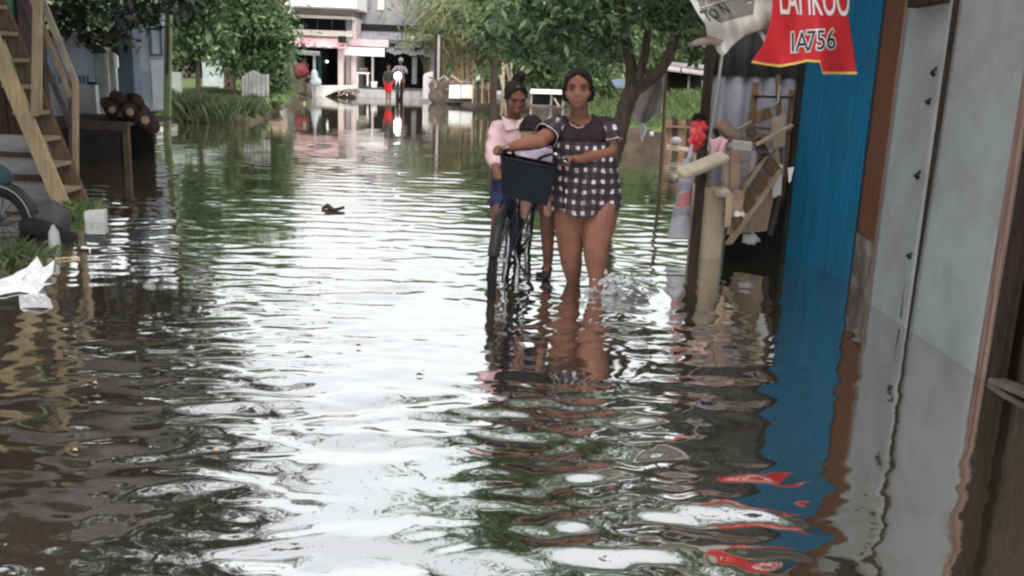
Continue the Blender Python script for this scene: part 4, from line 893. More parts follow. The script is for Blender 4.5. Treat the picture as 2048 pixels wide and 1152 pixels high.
# ------------------------------------------------------------------ far shops
YF_ = 44.5
pinkm = M('faded_pink_awning', (.66,.34,.37), (.74,.52,.53), sc=1.2, dirt=.3, dirtc=(.5,.42,.42))
cream = M('cream_render', (.72,.69,.64), (.62,.58,.54), sc=2)
greyroof = M('grey_roof', (.27,.26,.28), (.20,.19,.21), sc=2, dirt=.4)
pal = M('pale_pink_render', (.70,.59,.57), (.61,.51,.49), sc=2)
s1 = thing('shop_house', 'two storey shop house with white overhang, pink awning and dark open front', 'shop house', (W(630,190,YF_).x,YF_,.2))
m = MB(); m.rect(556,-20,566,180,YF_,7); m.rect(702,36,712,180,YF_,7); m.rect(556,-20,712,180,YF_+7,.2); build(m, 'wall', pal, s1)
m = MB(); m.rect(556,-14,712,14,YF_-1.3,7.0); build(m, 'overhang', wht, s1, bevel=.02)
m = MB(); m.rect(566,14,705,31,YF_-.2,5.0); build(m, 'upper_wall', M('shaded_upper',(.36,.34,.33),(.29,.27,.27)), s1)
m = MB(); m.rect(566,31,708,36,YF_-.5,.5); build(m, 'ledge', cream, s1)
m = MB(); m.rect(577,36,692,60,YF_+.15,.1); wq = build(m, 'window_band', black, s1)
m = MB()
for px in (577,606,634,663,690): m.rect(px,36,px+1.5,60,YF_+.10,.04)
build(m, 'mullion', M('mullion',(.12,.11,.11)), wq)
m = MB(); m.rect(566,36,577,60,YF_,.4); m.rect(692,36,704,60,YF_,.4); build(m, 'pier', greyroof, s1)
m = MB(); m.rect(562,60,704,71,YF_-.35,.5); build(m, 'beam', cream, s1)
a0,a1 = W(566,71,YF_-.1),W(690,76,YF_-.1); b0,b1 = W(558,90,YF_-1.1),W(694,96,YF_-1.1)
m = MB(); m.grid(lambda u,v: (a0.lerp(a1,u)).lerp(b0.lerp(b1,u),v)+Vector((0,0,.03*math.sin(u*40)*v)), 60, 6); build(m, 'awning', pinkm, s1, smooth=True, solid=.03)
m = MB(); m.rect(676,72,691,86,YF_-1.15,.2); build(m, 'signbox', darkmetal, s1)
m = MB(); m.rect(676,93,686,170,YF_-.6,.28); build(m, 'column', pal, s1)
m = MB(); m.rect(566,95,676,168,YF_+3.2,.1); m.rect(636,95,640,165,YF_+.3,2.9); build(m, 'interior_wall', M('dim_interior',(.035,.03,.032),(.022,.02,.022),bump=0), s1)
m = MB(); m.tube([W(552,80,YF_-1.4), W(590,0,YF_-1.4), W(604,-40,YF_-1.4)], .035, 6); build(m, 'stay_pole', wht, s1)
m = MB(); m.rect(636,104,642,168,YF_-.1,.12); build(m, 'door_leaf', M('teal_door',(.03,.09,.10)), s1)
m = MB(); m.ell(W(654,123,YF_+1.5),(.06,.06,.06),None,10,7); build(m, 'lamp_bulb', emit('bulb',(1,.96,.85),2.2), s1, smooth=True)
# middle and right shops under a grey gable
s2 = thing('shop_house', 'lower grey gabled shop house with white signboard and dark open front', 'shop house', (W(770,190,YF_).x,YF_,.2))
YG = YF_+.6
m = MB(); m.prism([(706,-8),(800,-24),(905,-4),(905,52),(860,52),(706,50)], YG+1.2, 5); build(m, 'gable_wall', M('gable_grey',(.33,.32,.33),(.25,.24,.25),sc=1.2,dirt=.5), s2)
m = MB(); m.rect(728,-6,742,16,YG+1.15,.1); build(m, 'vent_panel', greyroof, s2)
m = MB(); m.rect(755,-6,768,20,YG+1.16,.06); build(m, 'plaster_patch', cream, s2)
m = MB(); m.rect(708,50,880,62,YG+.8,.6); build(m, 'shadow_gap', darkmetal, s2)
a0,a1 = W(704,60,YG+1.0),W(868,66,YG+1.0); b0,b1 = W(702,76,YG-.5),W(860,82,YG-.5)
m = MB(); m.grid(lambda u,v: (a0.lerp(a1,u)).lerp(b0.lerp(b1,u),v)+Vector((0,0,.02*math.sin(u*170))), 130, 3); build(m, 'lean_to_roof', greyroof, s2, smooth=True, solid=.04)
m = MB(); m.rect(698,78,777,93,YG-.7,.1); build(m, 'pink_fascia', M('pink_fascia',(.60,.44,.47),(.66,.54,.56),sc=2), s2)
m = MB(); m.rect(684,95,769,112,YG-.9,.1); build(m, 'signboard', wht, s2, bevel=.01)
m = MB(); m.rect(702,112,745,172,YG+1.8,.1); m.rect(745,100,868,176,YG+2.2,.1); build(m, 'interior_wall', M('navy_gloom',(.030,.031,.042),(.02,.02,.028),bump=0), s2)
m = MB(); m.rect(692,112,701,172,YG-.3,.3); m.rect(743,112,747,175,YG-.2,.15); build(m, 'column', pal, s2)
m = MB(); m.rect(824,114,833,168,YG+.2,.2); build(m, 'column', concrete, s2)
m = MB(); m.rect(860,100,868,180,YG-.3,.3); build(m, 'side_post', M('grey_violet',(.33,.31,.34)), s2)
a0,a1 = W(776,88,YG+.4),W(866,98,YG+.4); b0,b1 = W(772,106,YG-1.1),W(862,112,YG-1.1)
m = MB(); m.grid(lambda u,v: (a0.lerp(a1,u)).lerp(b0.lerp(b1,u),v)+Vector((0,0,.05*math.sin(u*17+v)+.02*math.sin(u*55))), 80, 4); build(m, 'tarp_awning', M('dusty_tarp',(.22,.22,.22),(.15,.15,.155)), s2, smooth=True, solid=.03)
m = MB(); m.rect(790,90,828,97,YG-.1,.6); m.ell(W(803,86,YG-.1),(.12,.2,.14),None,10,7); m.ell(W(822,80,YG-.0),(.30,.2,.18),None,10,7); build(m, 'roof_clutter', wht, s2)
m = MB(); m.rect(812,79,832,86,YG-.15,.3); build(m, 'dark_tarpaulin', darkmetal, s2)
# little stall at left of the shop
YS2 = 41.5
st2 = thing('stall', 'small pale stall with tin roof beside the pink awning', 'stall', (W(600,190,YS2).x,YS2,.05))
m = MB(); m.hexa([W(566,106,YS2-.3),W(640,112,YS2-.3),W(640,108,YS2+1.6),W(566,102,YS2+1.6),W(566,100,YS2-.3),W(640,106,YS2-.3),W(640,103,YS2+1.6),W(566,97,YS2+1.6)]); build(m, 'roof', tin, st2)
m = MB(); m.rect(566,108,590,196,YS2+1.2,.1); m.rect(586,150,632,194,YS2+1.3,.05); build(m, 'wall', M('dingy_white',(.48,.45,.42),(.38,.36,.34)), st2)
m = MB(); m.rect(626,109,631,192,YS2,.1); m.rect(566,106,571,196,YS2,.1); build(m, 'post', M('dingy_post',(.46,.45,.46)), st2)
m = MB(); m.rect(576,158,606,186,YS2-.05,.8); build(m, 'counter', M('moss_brown',(.17,.15,.10),(.12,.105,.075)), st2, bevel=.02)
m = MB(); c = W(602,142,YS2+.1); m.ell(c,(.36,.34,.33),None,20,12); m.ell(c+Vector((.05,.05,.22)),(.27,.3,.2)); m = remesh(m,.04,3)
m.v = [(v[0]+.03*math.sin(v[2]*14+v[1]*8),v[1],v[2]+.03*math.sin(v[0]*15)) for v in m.v]
tag(build(m, 'covered_bundle', M('maroon_cloth',(.26,.07,.085),(.20,.05,.06),sc=3), smooth=True), 'maroon cloth covered bundle on the stall counter', 'bundle')
m = MB(); c = W(629,152,YS2-.3); m.ell(c,(.16,.2,.30)); m.ell(c+Vector((.05,0,-.25)),(.26,.2,.22)); m = remesh(m,.035,3); tag(build(m, 'white_sack', M('white_sack',(.44,.47,.48),(.36,.39,.40)), smooth=True), 'bulging whitish sack standing right of the maroon bundle', 'sack')
m = MB(); m.rect(610,155,622,166,YS2-.2,.3); tag(build(m, 'helmet_box', darkmetal, bevel=.04), 'small black box between maroon bundle and whitish sack', 'box')
# white ramp and the culvert under it
m = MB(); m.prism([(622,172),(700,171),(704,178),(690,180),(668,184),(648,194),(624,195)], 42.2, 1.8); tag(build(m, 'ramp', M('white_concrete',(.66,.64,.61),(.56,.54,.51)), bevel=.02), 'white concrete ramp sloping down to the flood before the shops', 'ramp')
cl = thing('rubbish_heap', 'dark heap of sticks and scraps under the white concrete ramp', 'rubbish', (W(690,195,42).x,42,0))
for i in range(14):
    a = W(672+3*i%38+random.random()*6, 183+random.random()*10, 42.0); b = a+Vector((random.uniform(-.35,.35), random.uniform(-.2,.2), random.uniform(-.1,.22)))
    m = MB(); m.bar(a,b,.06,.04); build(m, 'scrap', (darkwood, tan_wood, cream, darkmetal)[i%4], cl)
m = MB(); m.rect(664,186,708,197,42.5,.5); build(m, 'mound', M('dark_mound',(.05,.045,.04)), cl, bevel=.05)
# table, bucket, stools in the shop
tb = thing('table', 'small white table in the open middle shop', 'table', (W(727,172,YG-.4).x,YG-.4,.3))
m = MB(); m.rect(712,144,738,148,YG-.5,.5); build(m, 'table_top', wht, tb)
for px,y in ((713,YG-.5),(734,YG-.5),(714,YG-.06),(733,YG-.06)):
    m = MB(); m.rect(px,148,px+3,172,y,.06); build(m, 'leg', wht, tb)
m = MB(); m.ell(W(722,139,YG-.3),(.10,.10,.10),None,10,7); m.ell(W(730,139,YG-.25),(.13,.1,.10),None,10,7); tag(build(m, 'goods', M('bread_goods',(.35,.25,.19),(.25,.18,.14))), 'brownish goods heaped on the small white table', 'goods')
m = MB(); a = W(748,176,YG-.5); m.tube([a,a+Vector((0,0,.05)),a+Vector((0,0,.30))],[.13,.14,.17],14); tag(build(m, 'bucket', wht), 'white bucket standing right of the small table', 'bucket')
# gate post, awning poles, gate boards, debris at the right end of the shops
m = MB(); m.rect(846,152,866,197,41,.5); m.hexa([W(846,152,41),W(866,152,41),W(866,152,41.5),W(846,152,41.5),W(852,146,41.1),W(866,142,41.1),W(866,142,41.4),W(852,146,41.4)]); tag(build(m, 'gate_post', M('pinkish_white',(.58,.53,.54),(.5,.45,.46),dirt=.3)), 'pinkish white square gate post by the water', 'gate post')
for px,lab,mt_ in ((870,'dark slim pole just right of the gate post',darkwood),(876,'pale slim pole between the two dark poles',M('pale_pole',(.42,.40,.38))),(881,'dark slim pole nearer the gate boards',darkwood)):
    m = MB(); m.bar(W(px,195,40.5), W(px+2,70,40.5), .10, .10); tag(build(m, 'pole', mt_), lab, 'pole')
for x0_,x1_,lab in ((898,921,'left white gate board standing over the water'),(922,946,'right white gate board standing over the water')):
    m = MB(); m.rect(x0_,170,x1_,197,38.5,.08); tag(build(m, 'gate_board', wht, bevel=.01), lab, 'gate board')
m = MB(); m.rect(892,197,944,205,38.6,.5); tag(build(m, 'low_wall', M('sooty_wall',(.10,.10,.10),(.06,.06,.06))), 'low sooty wall under the white gate boards', 'wall')
hp = thing('scrap_heap', 'heap of brown sticks and broken boards behind the gate boards', 'scrap heap', (W(905,180,39.5).x,39.5,0))
m = MB()
for q in range(5): m.ell(W(876+14*q,186,39.8),(.42,.5,.55),None,12,8)
m = remesh(m,.07,2); m.v = [(v[0]+.06*math.sin(v[2]*9+v[1]*5),v[1],v[2]+.07*math.sin(v[0]*8)) for v in m.v]; build(m, 'mound', M('heap_brown',(.16,.13,.11),(.085,.07,.06),sc=5,bump=.6,bsc=5), hp, smooth=True)
for i in range(16):
    a = W(870+5*i%70+4*random.random(), 160+random.random()*22, 39.2); b = a+Vector((random.uniform(-.5,.5), random.uniform(-.2,.2), random.uniform(.05,.45)))
    m = MB(); m.bar(a,b,.06,.05); build(m, 'stick', (tan_wood,midwood,concrete,midwood)[i%4], hp)
m = MB(); m.bar(W(902,150,38.9), W(925,166,38.9), .08, .08); tag(build(m, 'beam', tan_wood), 'pale slanting beam above the white gate boards', 'beam')
m = MB(); m.tube([W(956,168,38), W(956,156,38), W(956,148,38)],[.08,.08,.03],8); tag(build(m, 'bottle', M('mint_plastic',(.45,.66,.56)), smooth=True), 'mint green bottle standing above the gate boards', 'bottle')
bt = thing('bamboo_screen', 'broken bamboo screen at the water right of the gate boards', 'screen', (W(965,205,33).x,33,0))
for i,px in enumerate((945,950,957,964,968,974,978)):
    m = MB(); m.bar(W(px,206,33), W(px+random.uniform(-4,4),158+random.random()*18,33.2), .05, .05); build(m, 'slat', (tan_wood,midwood,darkwood)[i%3], bt)
m = MB(); m.rect(946,178,980,202,33.4,.08); build(m, 'panel', M('mat_brown',(.20,.155,.12),(.12,.09,.075)), bt)
m = MB(); m.bar(W(984,245,19)-Vector((0,0,.3)), W(990,108,19), .15, .15, taper=.85); tag(build(m, 'post', darkwood, bevel=.02), 'thick dark post standing in the water behind the girl', 'post')
for i,(xa_,ya_,xb_,yb_,r_,Y_,lab) in enumerate(((1003,232,1006,110,.034,20.5,'upright pale bamboo pole next to the thick dark post'),(1012,236,1001,150,.03,20.2,'short grey bamboo pole leaning left behind the girl'),(1018,235,1046,126,.03,20.8,'bamboo pole slanting right above the girl'),(1024,236,1022,118,.028,21,'thin upright bamboo pole behind the girl'),(1030,236,1012,128,.025,21.3,'thin bamboo pole crossing behind the others'))):
    m = MB(); m.tube([W(xa_,ya_,Y_), W((xa_+xb_)/2+2,(ya_+yb_)/2,Y_), W(xb_,yb_,Y_)], r_, 7); tag(build(m, 'bamboo_pole', M('bamboo%d'%i,(.36-.03*i,.30-.03*i,.20-.02*i),(.26-.02*i,.21-.02*i,.14)), smooth=True), lab, 'bamboo pole', 'bamboo poles behind the girl')
# ------------------------------------------------------------------ stall between girl and woman
sm = thing('hut', 'low hut with bright flat roof and dark opening between girl and woman', 'hut', (W(1093,230,21.5).x,21.5,.1))
m = MB(); m.hexa([W(1060,187,21.0),W(1128,189,21.0),W(1128,185,22.6),W(1062,183,22.6),W(1060,181,21.0),W(1128,183,21.0),W(1128,180,22.6),W(1062,178,22.6)]); build(m, 'roof', wht, sm)
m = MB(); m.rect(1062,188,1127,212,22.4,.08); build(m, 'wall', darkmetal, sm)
for px in (1060,1100,1124):
    m = MB(); m.rect(px,186,px+4,232,21.1,.05); build(m, 'post', M('grey_post',(.34,.32,.29)), sm)
m = MB(); m.rect(1060,210,1128,214,21.0,.1); m.rect(1060,214,1126,236,21.2,.06); build(m, 'counter', M('dull_counter',(.16,.14,.12),(.10,.085,.075)), sm)
m = MB(); m.bar(W(1108,196,20.9), W(1118,212,20.9), .07, .04); build(m, 'cloth_scrap', tan_wood, sm)
# tin roofed shed on the mound
ts = thing('tin_shed', 'open shed with rusty tin roof on the far side of the grass mound', 'shed', (W(1375,185,27).x,27,.8))
def rf(x0,y0,x1,y1,x2,y2,x3,y3,Ya,Yb,t=.05): 
    return MB().hexa([W(x0,y0,Ya)-Vector((0,0,t)),W(x1,y1,Ya)-Vector((0,0,t)),W(x2,y2,Yb)-Vector((0,0,t)),W(x3,y3,Yb)-Vector((0,0,t)),W(x0,y0,Ya),W(x1,y1,Ya),W(x2,y2,Yb),W(x3,y3,Yb)])
build(rf(1318,136,1416,148,1412,138,1322,126,26.5,29), 'roof', M('pinkish_tin',(.40,.34,.33),(.30,.25,.24),dirt=.4), ts)
build(rf(1330,128,1414,136,1410,130,1330,122,28,30), 'upper_roof', tin, ts)
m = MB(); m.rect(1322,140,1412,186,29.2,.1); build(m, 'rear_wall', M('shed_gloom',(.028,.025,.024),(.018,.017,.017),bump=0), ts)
for px in (1326,1376,1407):
    m = MB(); m.rect(px,140,px+4,182,26.8,.06); build(m, 'post', M('shed_post',(.30,.30,.31)), ts)
m = MB(); m.rect(1338,158,1372,184,28,.3); build(m, 'bench', darkwood, ts)
m = MB(); m.prism([(1408,162),(1420,160),(1424,178),(1408,180)], 24.8, .3); tag(build(m, 'cement_bag', wht), 'white bag standing on the grass by the zinc shed edge', 'bag')
m = MB(); m.prism([(1222,160),(1250,157),(1250,176),(1232,176)], 25.5, .12); tag(build(m, 'blue_sheet', M('blue_sheet',(.20,.26,.36),(.15,.2,.28))), 'faded blue sheet half hidden behind the forked trunk', 'sheet')
# brown fence and planks along the mound's foot
bf_ = thing('bank_fence', 'rough brown board fence along the foot of the grass mound', 'fence', (W(1375,290,17.3).x,17.3,0))
for i,(px,py,w_) in enumerate(((1338,240,.12),(1350,236,.1),(1364,240,.14),(1380,238,.12),(1396,242,.13),(1410,238,.12))):
    m = MB(); m.bar(W(px,296,17.2)-Vector((0,0,.2)), W(px,py,17.25), w_, .04); build(m, 'board', (midwood,darkwood)[i%2], bf_)
m = MB(); m.bar(W(1330,252,17.15), W(1416,256,17.15), .09, .03); build(m, 'rail', midwood, bf_)
m = MB(); m.bar(W(1333,294,16.9), W(1392,302,16.9), .12, .04, up=(0,-.6,1)); tag(build(m, 'plank', M('drab_plank',(.26,.22,.17),(.19,.16,.12)), bevel=.008), 'pale plank lying over the water below the brown board fence', 'plank')
m = MB(); m.bar(W(1384,300,12.4), W(1382,360,12.4), .10, .04); tag(build(m, 'board_stub', M('stub_cream',(.46,.42,.34))), 'cream board stub behind the foam slab', 'board')
m = MB(); m.ell(W(1352,281,16.8),(.10,.08,.07),None,10,7); tag(build(m, 'pot', M('pot_grey',(.25,.24,.23)), smooth=True), 'grey pot resting on the plank below the fence', 'pot')
# thin pole with hanging plastic sheet
m = MB(); m.tube([W(1320,372,10.4)-Vector((0,0,.25)), W(1327,250,10.4), W(1333,138,10.4)], [.020,.019,.016], 8); tag(build(m, 'pole', M('thin_pole',(.22,.18,.12),(.15,.12,.08)), smooth=True), 'thin brown pole standing in the water right of the forked tree', 'pole')
def pls(u,v):
    x0_ = lerpt(v,[(0,1280),(.3,1272),(.75,1262),(1,1275)]); x1_ = lerpt(v,[(0,1328),(.5,1326),(.8,1322),(1,1300)])
    return W(x0_+(x1_-x0_)*u, 160+88*v+5*math.sin(u*5), 10.3+.06*math.sin(u*9+v*4)-.05*math.sin(v*3))
m = MB(); m.grid(pls, 26, 22); tag(build(m, 'plastic_sheet', plastic('dirty_clear',(.40,.35,.36),.3,.25,b=(.30,.26,.27),sc=6), smooth=True, solid=.003), 'greyish pink plastic sheet slung between forked tree and thin pole', 'plastic sheet')
m = MB(); m.grid(lambda u,v: W(1278+8*v+10*u*(1.2-v)+3*math.sin(v*5), 245+36*v+3*u, 10.2+.02*math.sin(u*6)), 8, 12); tag(build(m, 'plastic_strip', plastic('white_strip',(.66,.70,.74),.3), smooth=True, solid=.003), 'white plastic strip dangling below the greyish pink sheet', 'plastic strip')
m = MB(); m.ell(W(1303,268,14.5),(.035,.035,.045),None,10,7); tag(build(m, 'cup', M('cup_grey',(.5,.5,.48)), smooth=True), 'white cup caught beside the dangling strip', 'cup')
# ------------------------------------------------------------------ people
def skinmat(name, a, b):
    m = M(name, a, b, sc=9, rough=.55, bump=.05, bsc=60, dirt=.15, dirtc=tuple(x*.6 for x in a)); return m
skin_w = skinmat('skin_woman', (.205,.096,.068), (.15,.068,.049)); skin_g = skinmat('skin_girl', (.165,.076,.055), (.125,.057,.042)); skin_t = skinmat('skin_toddler', (.36,.21,.16), (.3,.17,.13))
hairm = M('black_hair', (.014,.011,.011), (.022,.017,.016), sc=10, stretch=(6,6,.7), rough=.5, bump=.5, bsc=30, dirt=0)
lipm = M('lips', (.24,.105,.085), (.21,.09,.07), bump=0, dirt=0); eyem = M('eye_dark', (.015,.011,.010), bump=0, rough=.2, dirt=0); eyew = M('eye_white', (.20,.16,.145), bump=0, dirt=0)
def hand(m, wrist, gc, ax, reach, s=1.0, up=(0,0,1)):
    """fist round a bar: wrist point, bar centre gc, bar axis ax, reach = direction from the palm over the bar"""
    wrist = Vector(wrist); gc = Vector(gc); ax = Vector(ax).normalized(); up = Vector(up); re = Vector(reach).normalized()
    back = gc-re*.034*s+up*.012*s
    m.cap(wrist, .024*s, back, .026*s, 12); m.cap(back-ax*.024*s, .018*s, back+ax*.026*s, .018*s, 10)
    for k,l in zip((-1.5,-.5,.5,1.5),(.9,1.05,1.0,.82)):
        b = back+ax*(.0195*k*s); p1 = gc+ax*(.0195*k*s)+up*.024*s+re*.006*s; p2 = gc+ax*(.0195*k*s)+re*.028*s*l-up*.002; p3 = gc+ax*(.0195*k*s)+re*.008*s-up*.026*s*l
        m.chain([b,p1,p2,p3],[.0108*s,.0100*s,.0092*s,.0082*s],8)
    t0 = back-ax*.030*s-up*.006*s; m.chain([t0, gc-ax*.040*s-up*.016*s, gc-ax*.030*s-up*.020*s+re*.022*s],[.013*s,.0112*s,.0095*s],8)
def face(parent, C, Rm, s, skin, closed=False):
    """eyes, brows and lips on a head centred at C (scale s, rotation Rm: x right in picture, -y out of the face, z up)"""
    P = lambda x,y,z: Vector(C)+Rm @ Vector((x*s,y*s,z*s))
    for sx in (-1,1):
        if not closed:
            m = MB(); m.ell(P(.033*sx,-.083,.005),(.0115*s,.007*s,.0040*s),Rm,12,8); e = build(m, 'eye', eyew, parent, smooth=True)
            m = MB(); m.ell(P(.033*sx,-.0870,.005),(.0066*s,.0045*s,.0042*s),Rm,10,7); build(m, 'iris', eyem, e, smooth=True)
        m = MB(); m.chain([P(.018*sx,-.0905,.013),P(.033*sx,-.0905,.0145),P(.048*sx,-.080,.011)],[.0018*s,.0024*s,.0016*s],6); build(m, 'eyelid', eyem, parent, smooth=True)
        m = MB(); m.chain([P(.015*sx,-.094,.028),P(.033*sx,-.092,.033),P(.052*sx,-.080,.028)],[.0028*s,.0034*s,.0018*s],8); build(m, 'eyebrow', hairm, parent, smooth=True)
    m = MB(); m.chain([P(-.022,-.086,-.052),P(-.007,-.0955,-.048),P(.007,-.0955,-.048),P(.022,-.086,-.052)],[.003*s,.0048*s,.0048*s,.003*s],8); m.chain([P(-.018,-.087,-.057),P(0,-.094,-.060),P(.018,-.087,-.057)],[.003*s,.0065*s,.003*s],8); build(m, 'lips', lipm, parent, smooth=True)
def head(m, C, Rm, s, chin=.0, wide=1.0):
    P = lambda x,y,z: Vector(C)+Rm @ Vector((x*s,y*s,z*s))
    def E(c, r): m.ell(P(*c), (r[0]*s,r[1]*s,r[2]*s), Rm, 24, 16)
    E((0,.012,.035),(.074*wide,.092,.080)); E((0,-.020,-.015),(.064*wide,.068,.080)); E((0,-.032,-.052),(.053*wide,.052,.050)); E((0,-.056,-.084),(.026,.022,.020))
    for sx in (-1,1):
        E((.038*sx,-.050,-.024),(.032,.034,.032)); E((.074*sx*wide,.012,-.008),(.010,.018,.028)); E((.0125*sx,-.086,-.028),(.008,.009,.0065))
        E((.030*sx,-.074,.030),(.026,.014,.010))
    m.chain([P(0,-.078,.020),P(0,-.085,-.006),P(0,-.0945,-.026)],[.008*s,.0085*s,.0105*s],10)
    E((0,-.076,-.054),(.028,.016,.018))
def attr_plaid(o, cx, cy):
    me = o.data; a = me.attributes.new('pl','FLOAT_VECTOR','POINT'); n = len(me.vertices); co_ = np.empty(n*3, np.float32); me.vertices.foreach_get('co', co_); co_ = co_.reshape(-1,3)
    ang = np.arctan2(co_[:,0]-cx, -(co_[:,1]-cy)); u = ang*.185
    a.data.foreach_set('vector', np.stack([u,co_[:,2],co_[:,2]*0],1).astype(np.float32).ravel())
def plaidmat(name, px=.066, pz_=.068):
    m, nt, out = _nodes(name); N = nt.nodes.new; L = nt.links.new
    at = N('ShaderNodeAttribute'); at.attribute_name = 'pl'
    ns = N('ShaderNodeTexNoise'); ns.inputs['Scale'].default_value = 9; L(at.outputs['Vector'], ns.inputs['Vector'])
    vm = N('ShaderNodeVectorMath'); vm.operation = 'SCALE'; vm.inputs['Scale'].default_value = .040; L(ns.outputs['Color'], vm.inputs[0])
    va = N('ShaderNodeVectorMath'); va.operation = 'ADD'; L(at.outputs['Vector'], va.inputs[0]); L(vm.outputs[0], va.inputs[1])
    sp_ = N('ShaderNodeSeparateXYZ'); L(va.outputs[0], sp_.inputs[0]); st_ = []
    for k,per in ((0,px),(1,pz_)):
        d = N('ShaderNodeMath'); d.operation = 'MULTIPLY'; d.inputs[1].default_value = 6.2832/per; L(sp_.outputs[k], d.inputs[0])
        s = N('ShaderNodeMath'); s.operation = 'SINE'; L(d.outputs[0], s.inputs[0])
        r = N('ShaderNodeMapRange'); r.inputs[1].default_value = .05; r.inputs[2].default_value = .5; L(s.outputs[0], r.inputs[0]); st_.append(r)
    ad = N('ShaderNodeMath'); ad.operation = 'ADD'; L(st_[0].outputs[0], ad.inputs[0]); L(st_[1].outputs[0], ad.inputs[1])
    hf = N('ShaderNodeMath'); hf.operation = 'MULTIPLY'; hf.inputs[1].default_value = .5; L(ad.outputs[0], hf.inputs[0])
    r = N('ShaderNodeValToRGB'); e = r.color_ramp.elements; e[0].position = 0; e[0].color = (.012,.008,.011,1); e[1].position = 1; e[1].color = (.58,.52,.55,1)
    q = e.new(.5); q.color = (.034,.021,.030,1); q = e.new(.68); q.color = (.085,.055,.072,1); n5 = N('ShaderNodeTexNoise'); n5.inputs['Scale'].default_value = 22; n5.inputs['Detail'].default_value = 3; L(at.outputs['Vector'], n5.inputs['Vector'])
    m5 = N('ShaderNodeMapRange'); m5.inputs[1].default_value = .35; m5.inputs[2].default_value = .65; m5.inputs[3].default_value = .72; m5.inputs[4].default_value = 1.08; L(n5.outputs['Fac'], m5.inputs[0])
    h5 = N('ShaderNodeMath'); h5.operation = 'MULTIPLY'; L(hf.outputs[0], h5.inputs[0]); L(m5.outputs[0], h5.inputs[1]); L(h5.outputs[0], r.inputs[0])
    p = N('ShaderNodeBsdfPrincipled'); p.inputs['Roughness'].default_value = .85; L(r.outputs[0], p.inputs['Base Color']); L(p.outputs[0], out.inputs[0]); return m
plaid = plaidmat('plaid_cloth'); bodicem = M('dark_plum_cloth', (.030,.019,.025), (.022,.014,.019), sc=6, rough=.9, bump=.2, bsc=30, dirt=.2)
# ---------------------------------------------------------------- woman wading with the bicycle
YW = 5.95
wm = thing('person', 'woman in dark top and checked plaid shorts dress wading and steadying the bicycle', 'person', (W(1175,575,YW).x, YW, -.15))
J = W
m = MB()
HC = W(1156,180,YW-.02); RH = Matrix.Rotation(.0,3,'Z') @ Matrix.Rotation(-.04,3,'Y') @ Matrix.Rotation(math.radians(-4),3,'Z')
head(m, HC, RH, 1.08)
m.chain([HC+Vector((.004,.022,-.05)), W(1160,236,YW+.06)], [.054,.060]); m.cap(W(1158,242,YW+.04), .058, W(1164,262,YW+.05), .10)
m.cap(W(1122,248,YW+.05), .050, W(1208,248,YW+.06), .050)
m.chain([W(1166,268,YW+.05), W(1168,320,YW+.05), W(1172,365,YW+.06), W(1172,395,YW+.06)], [.105,.105,.125,.135])
# right arm (left in the picture) out to the far grip, left arm bent to the near grip
sL = W(1114,254,YW+.04); eL = W(1080,282,YW-.16); wL = W(1021,294,YW-.14); gL = W(1001,301,YW-.10)
m.chain([sL, eL], [.056,.050]); m.chain([eL, eL.lerp(wL,.35), wL], [.050,.047,.030])
gR = W(1138,322,YW-.16); sR = W(1216,256,YW+.05); eR = W(1221,301,YW+.0); wR = W(1164,318,YW-.16)
m.chain([sR, eR], [.057,.050]); m.chain([eR, eR.lerp(wR,.35), wR], [.050,.046,.029])
hand(m, wL, gL, (.55,.75,-.05), (-.8,.3,0), 1.05); hand(m, wR, gR, (.55,-.75,.05), (-.75,-.4,0), 1.05)
# legs: trailing leg, leading leg
hA = W(1141,418,YW+.07); kA = W(1141,505,YW+.10); aA = W(1147,562,YW+.22)
m.chain([hA, hA.lerp(kA,.5), kA], [.108,.102,.080]); m.chain([kA, kA.lerp(aA,.35), aA, aA+Vector((.01,.05,-.16))], [.076,.074,.047,.042])
hB = W(1203,412,YW+.03); kB = W(1191,492,YW-.06); aB = W(1193,558,YW-.06)
m.chain([hB, hB.lerp(kB,.5), kB], [.120,.112,.083]); m.chain([kB, kB.lerp(aB,.35), aB, aB+Vector((0,.0,-.15))], [.080,.078,.050,.045]); m.cap(aB+Vector((0,-.02,-.16)), .038, aB+Vector((0,-.16,-.17)), .03)
body = build(remesh(m, .0075, 4), 'body', skin_w, wm, smooth=True)
face(wm, HC, RH, 1.08, skin_w)
hm = MB(); P = lambda x,y,z: HC+RH @ Vector((x*1.06,y*1.08,z*1.08))
hm.ell(P(0,.030,.042),(.092,.102,.093),RH); hm.ell(P(0,.055,-.01),(.088,.076,.105),RH)
for sx in (-1,1): hm.chain([P(.020*sx,-.060,.098),P(.060*sx,-.038,.062),P(.082*sx,.0,.01),P(.078*sx,.03,-.05)],[.018,.018,.017,.02],10)
hm.chain([P(0,.09,-.02),P(.01,.11,-.10),P(.015,.11,-.16)],[.045,.045,.025])
hx = remesh(hm,.008,3); hx.v = [(v[0]+.002*math.sin(v[2]*160),v[1],v[2]) for v in hx.v]; build(hx, 'hair', hairm, wm, smooth=True)
m = MB(); m.tube([W(1136,240,YW-.0)+Vector((0,0,.0)), W(1143,250,YW-.06), W(1156,256,YW-.085), W(1170,252,YW-.07), W(1181,240,YW+.0)], .004, 6); build(m, 'necklace', M('pale_chain',(.42,.34,.28),bump=0), wm, smooth=True)
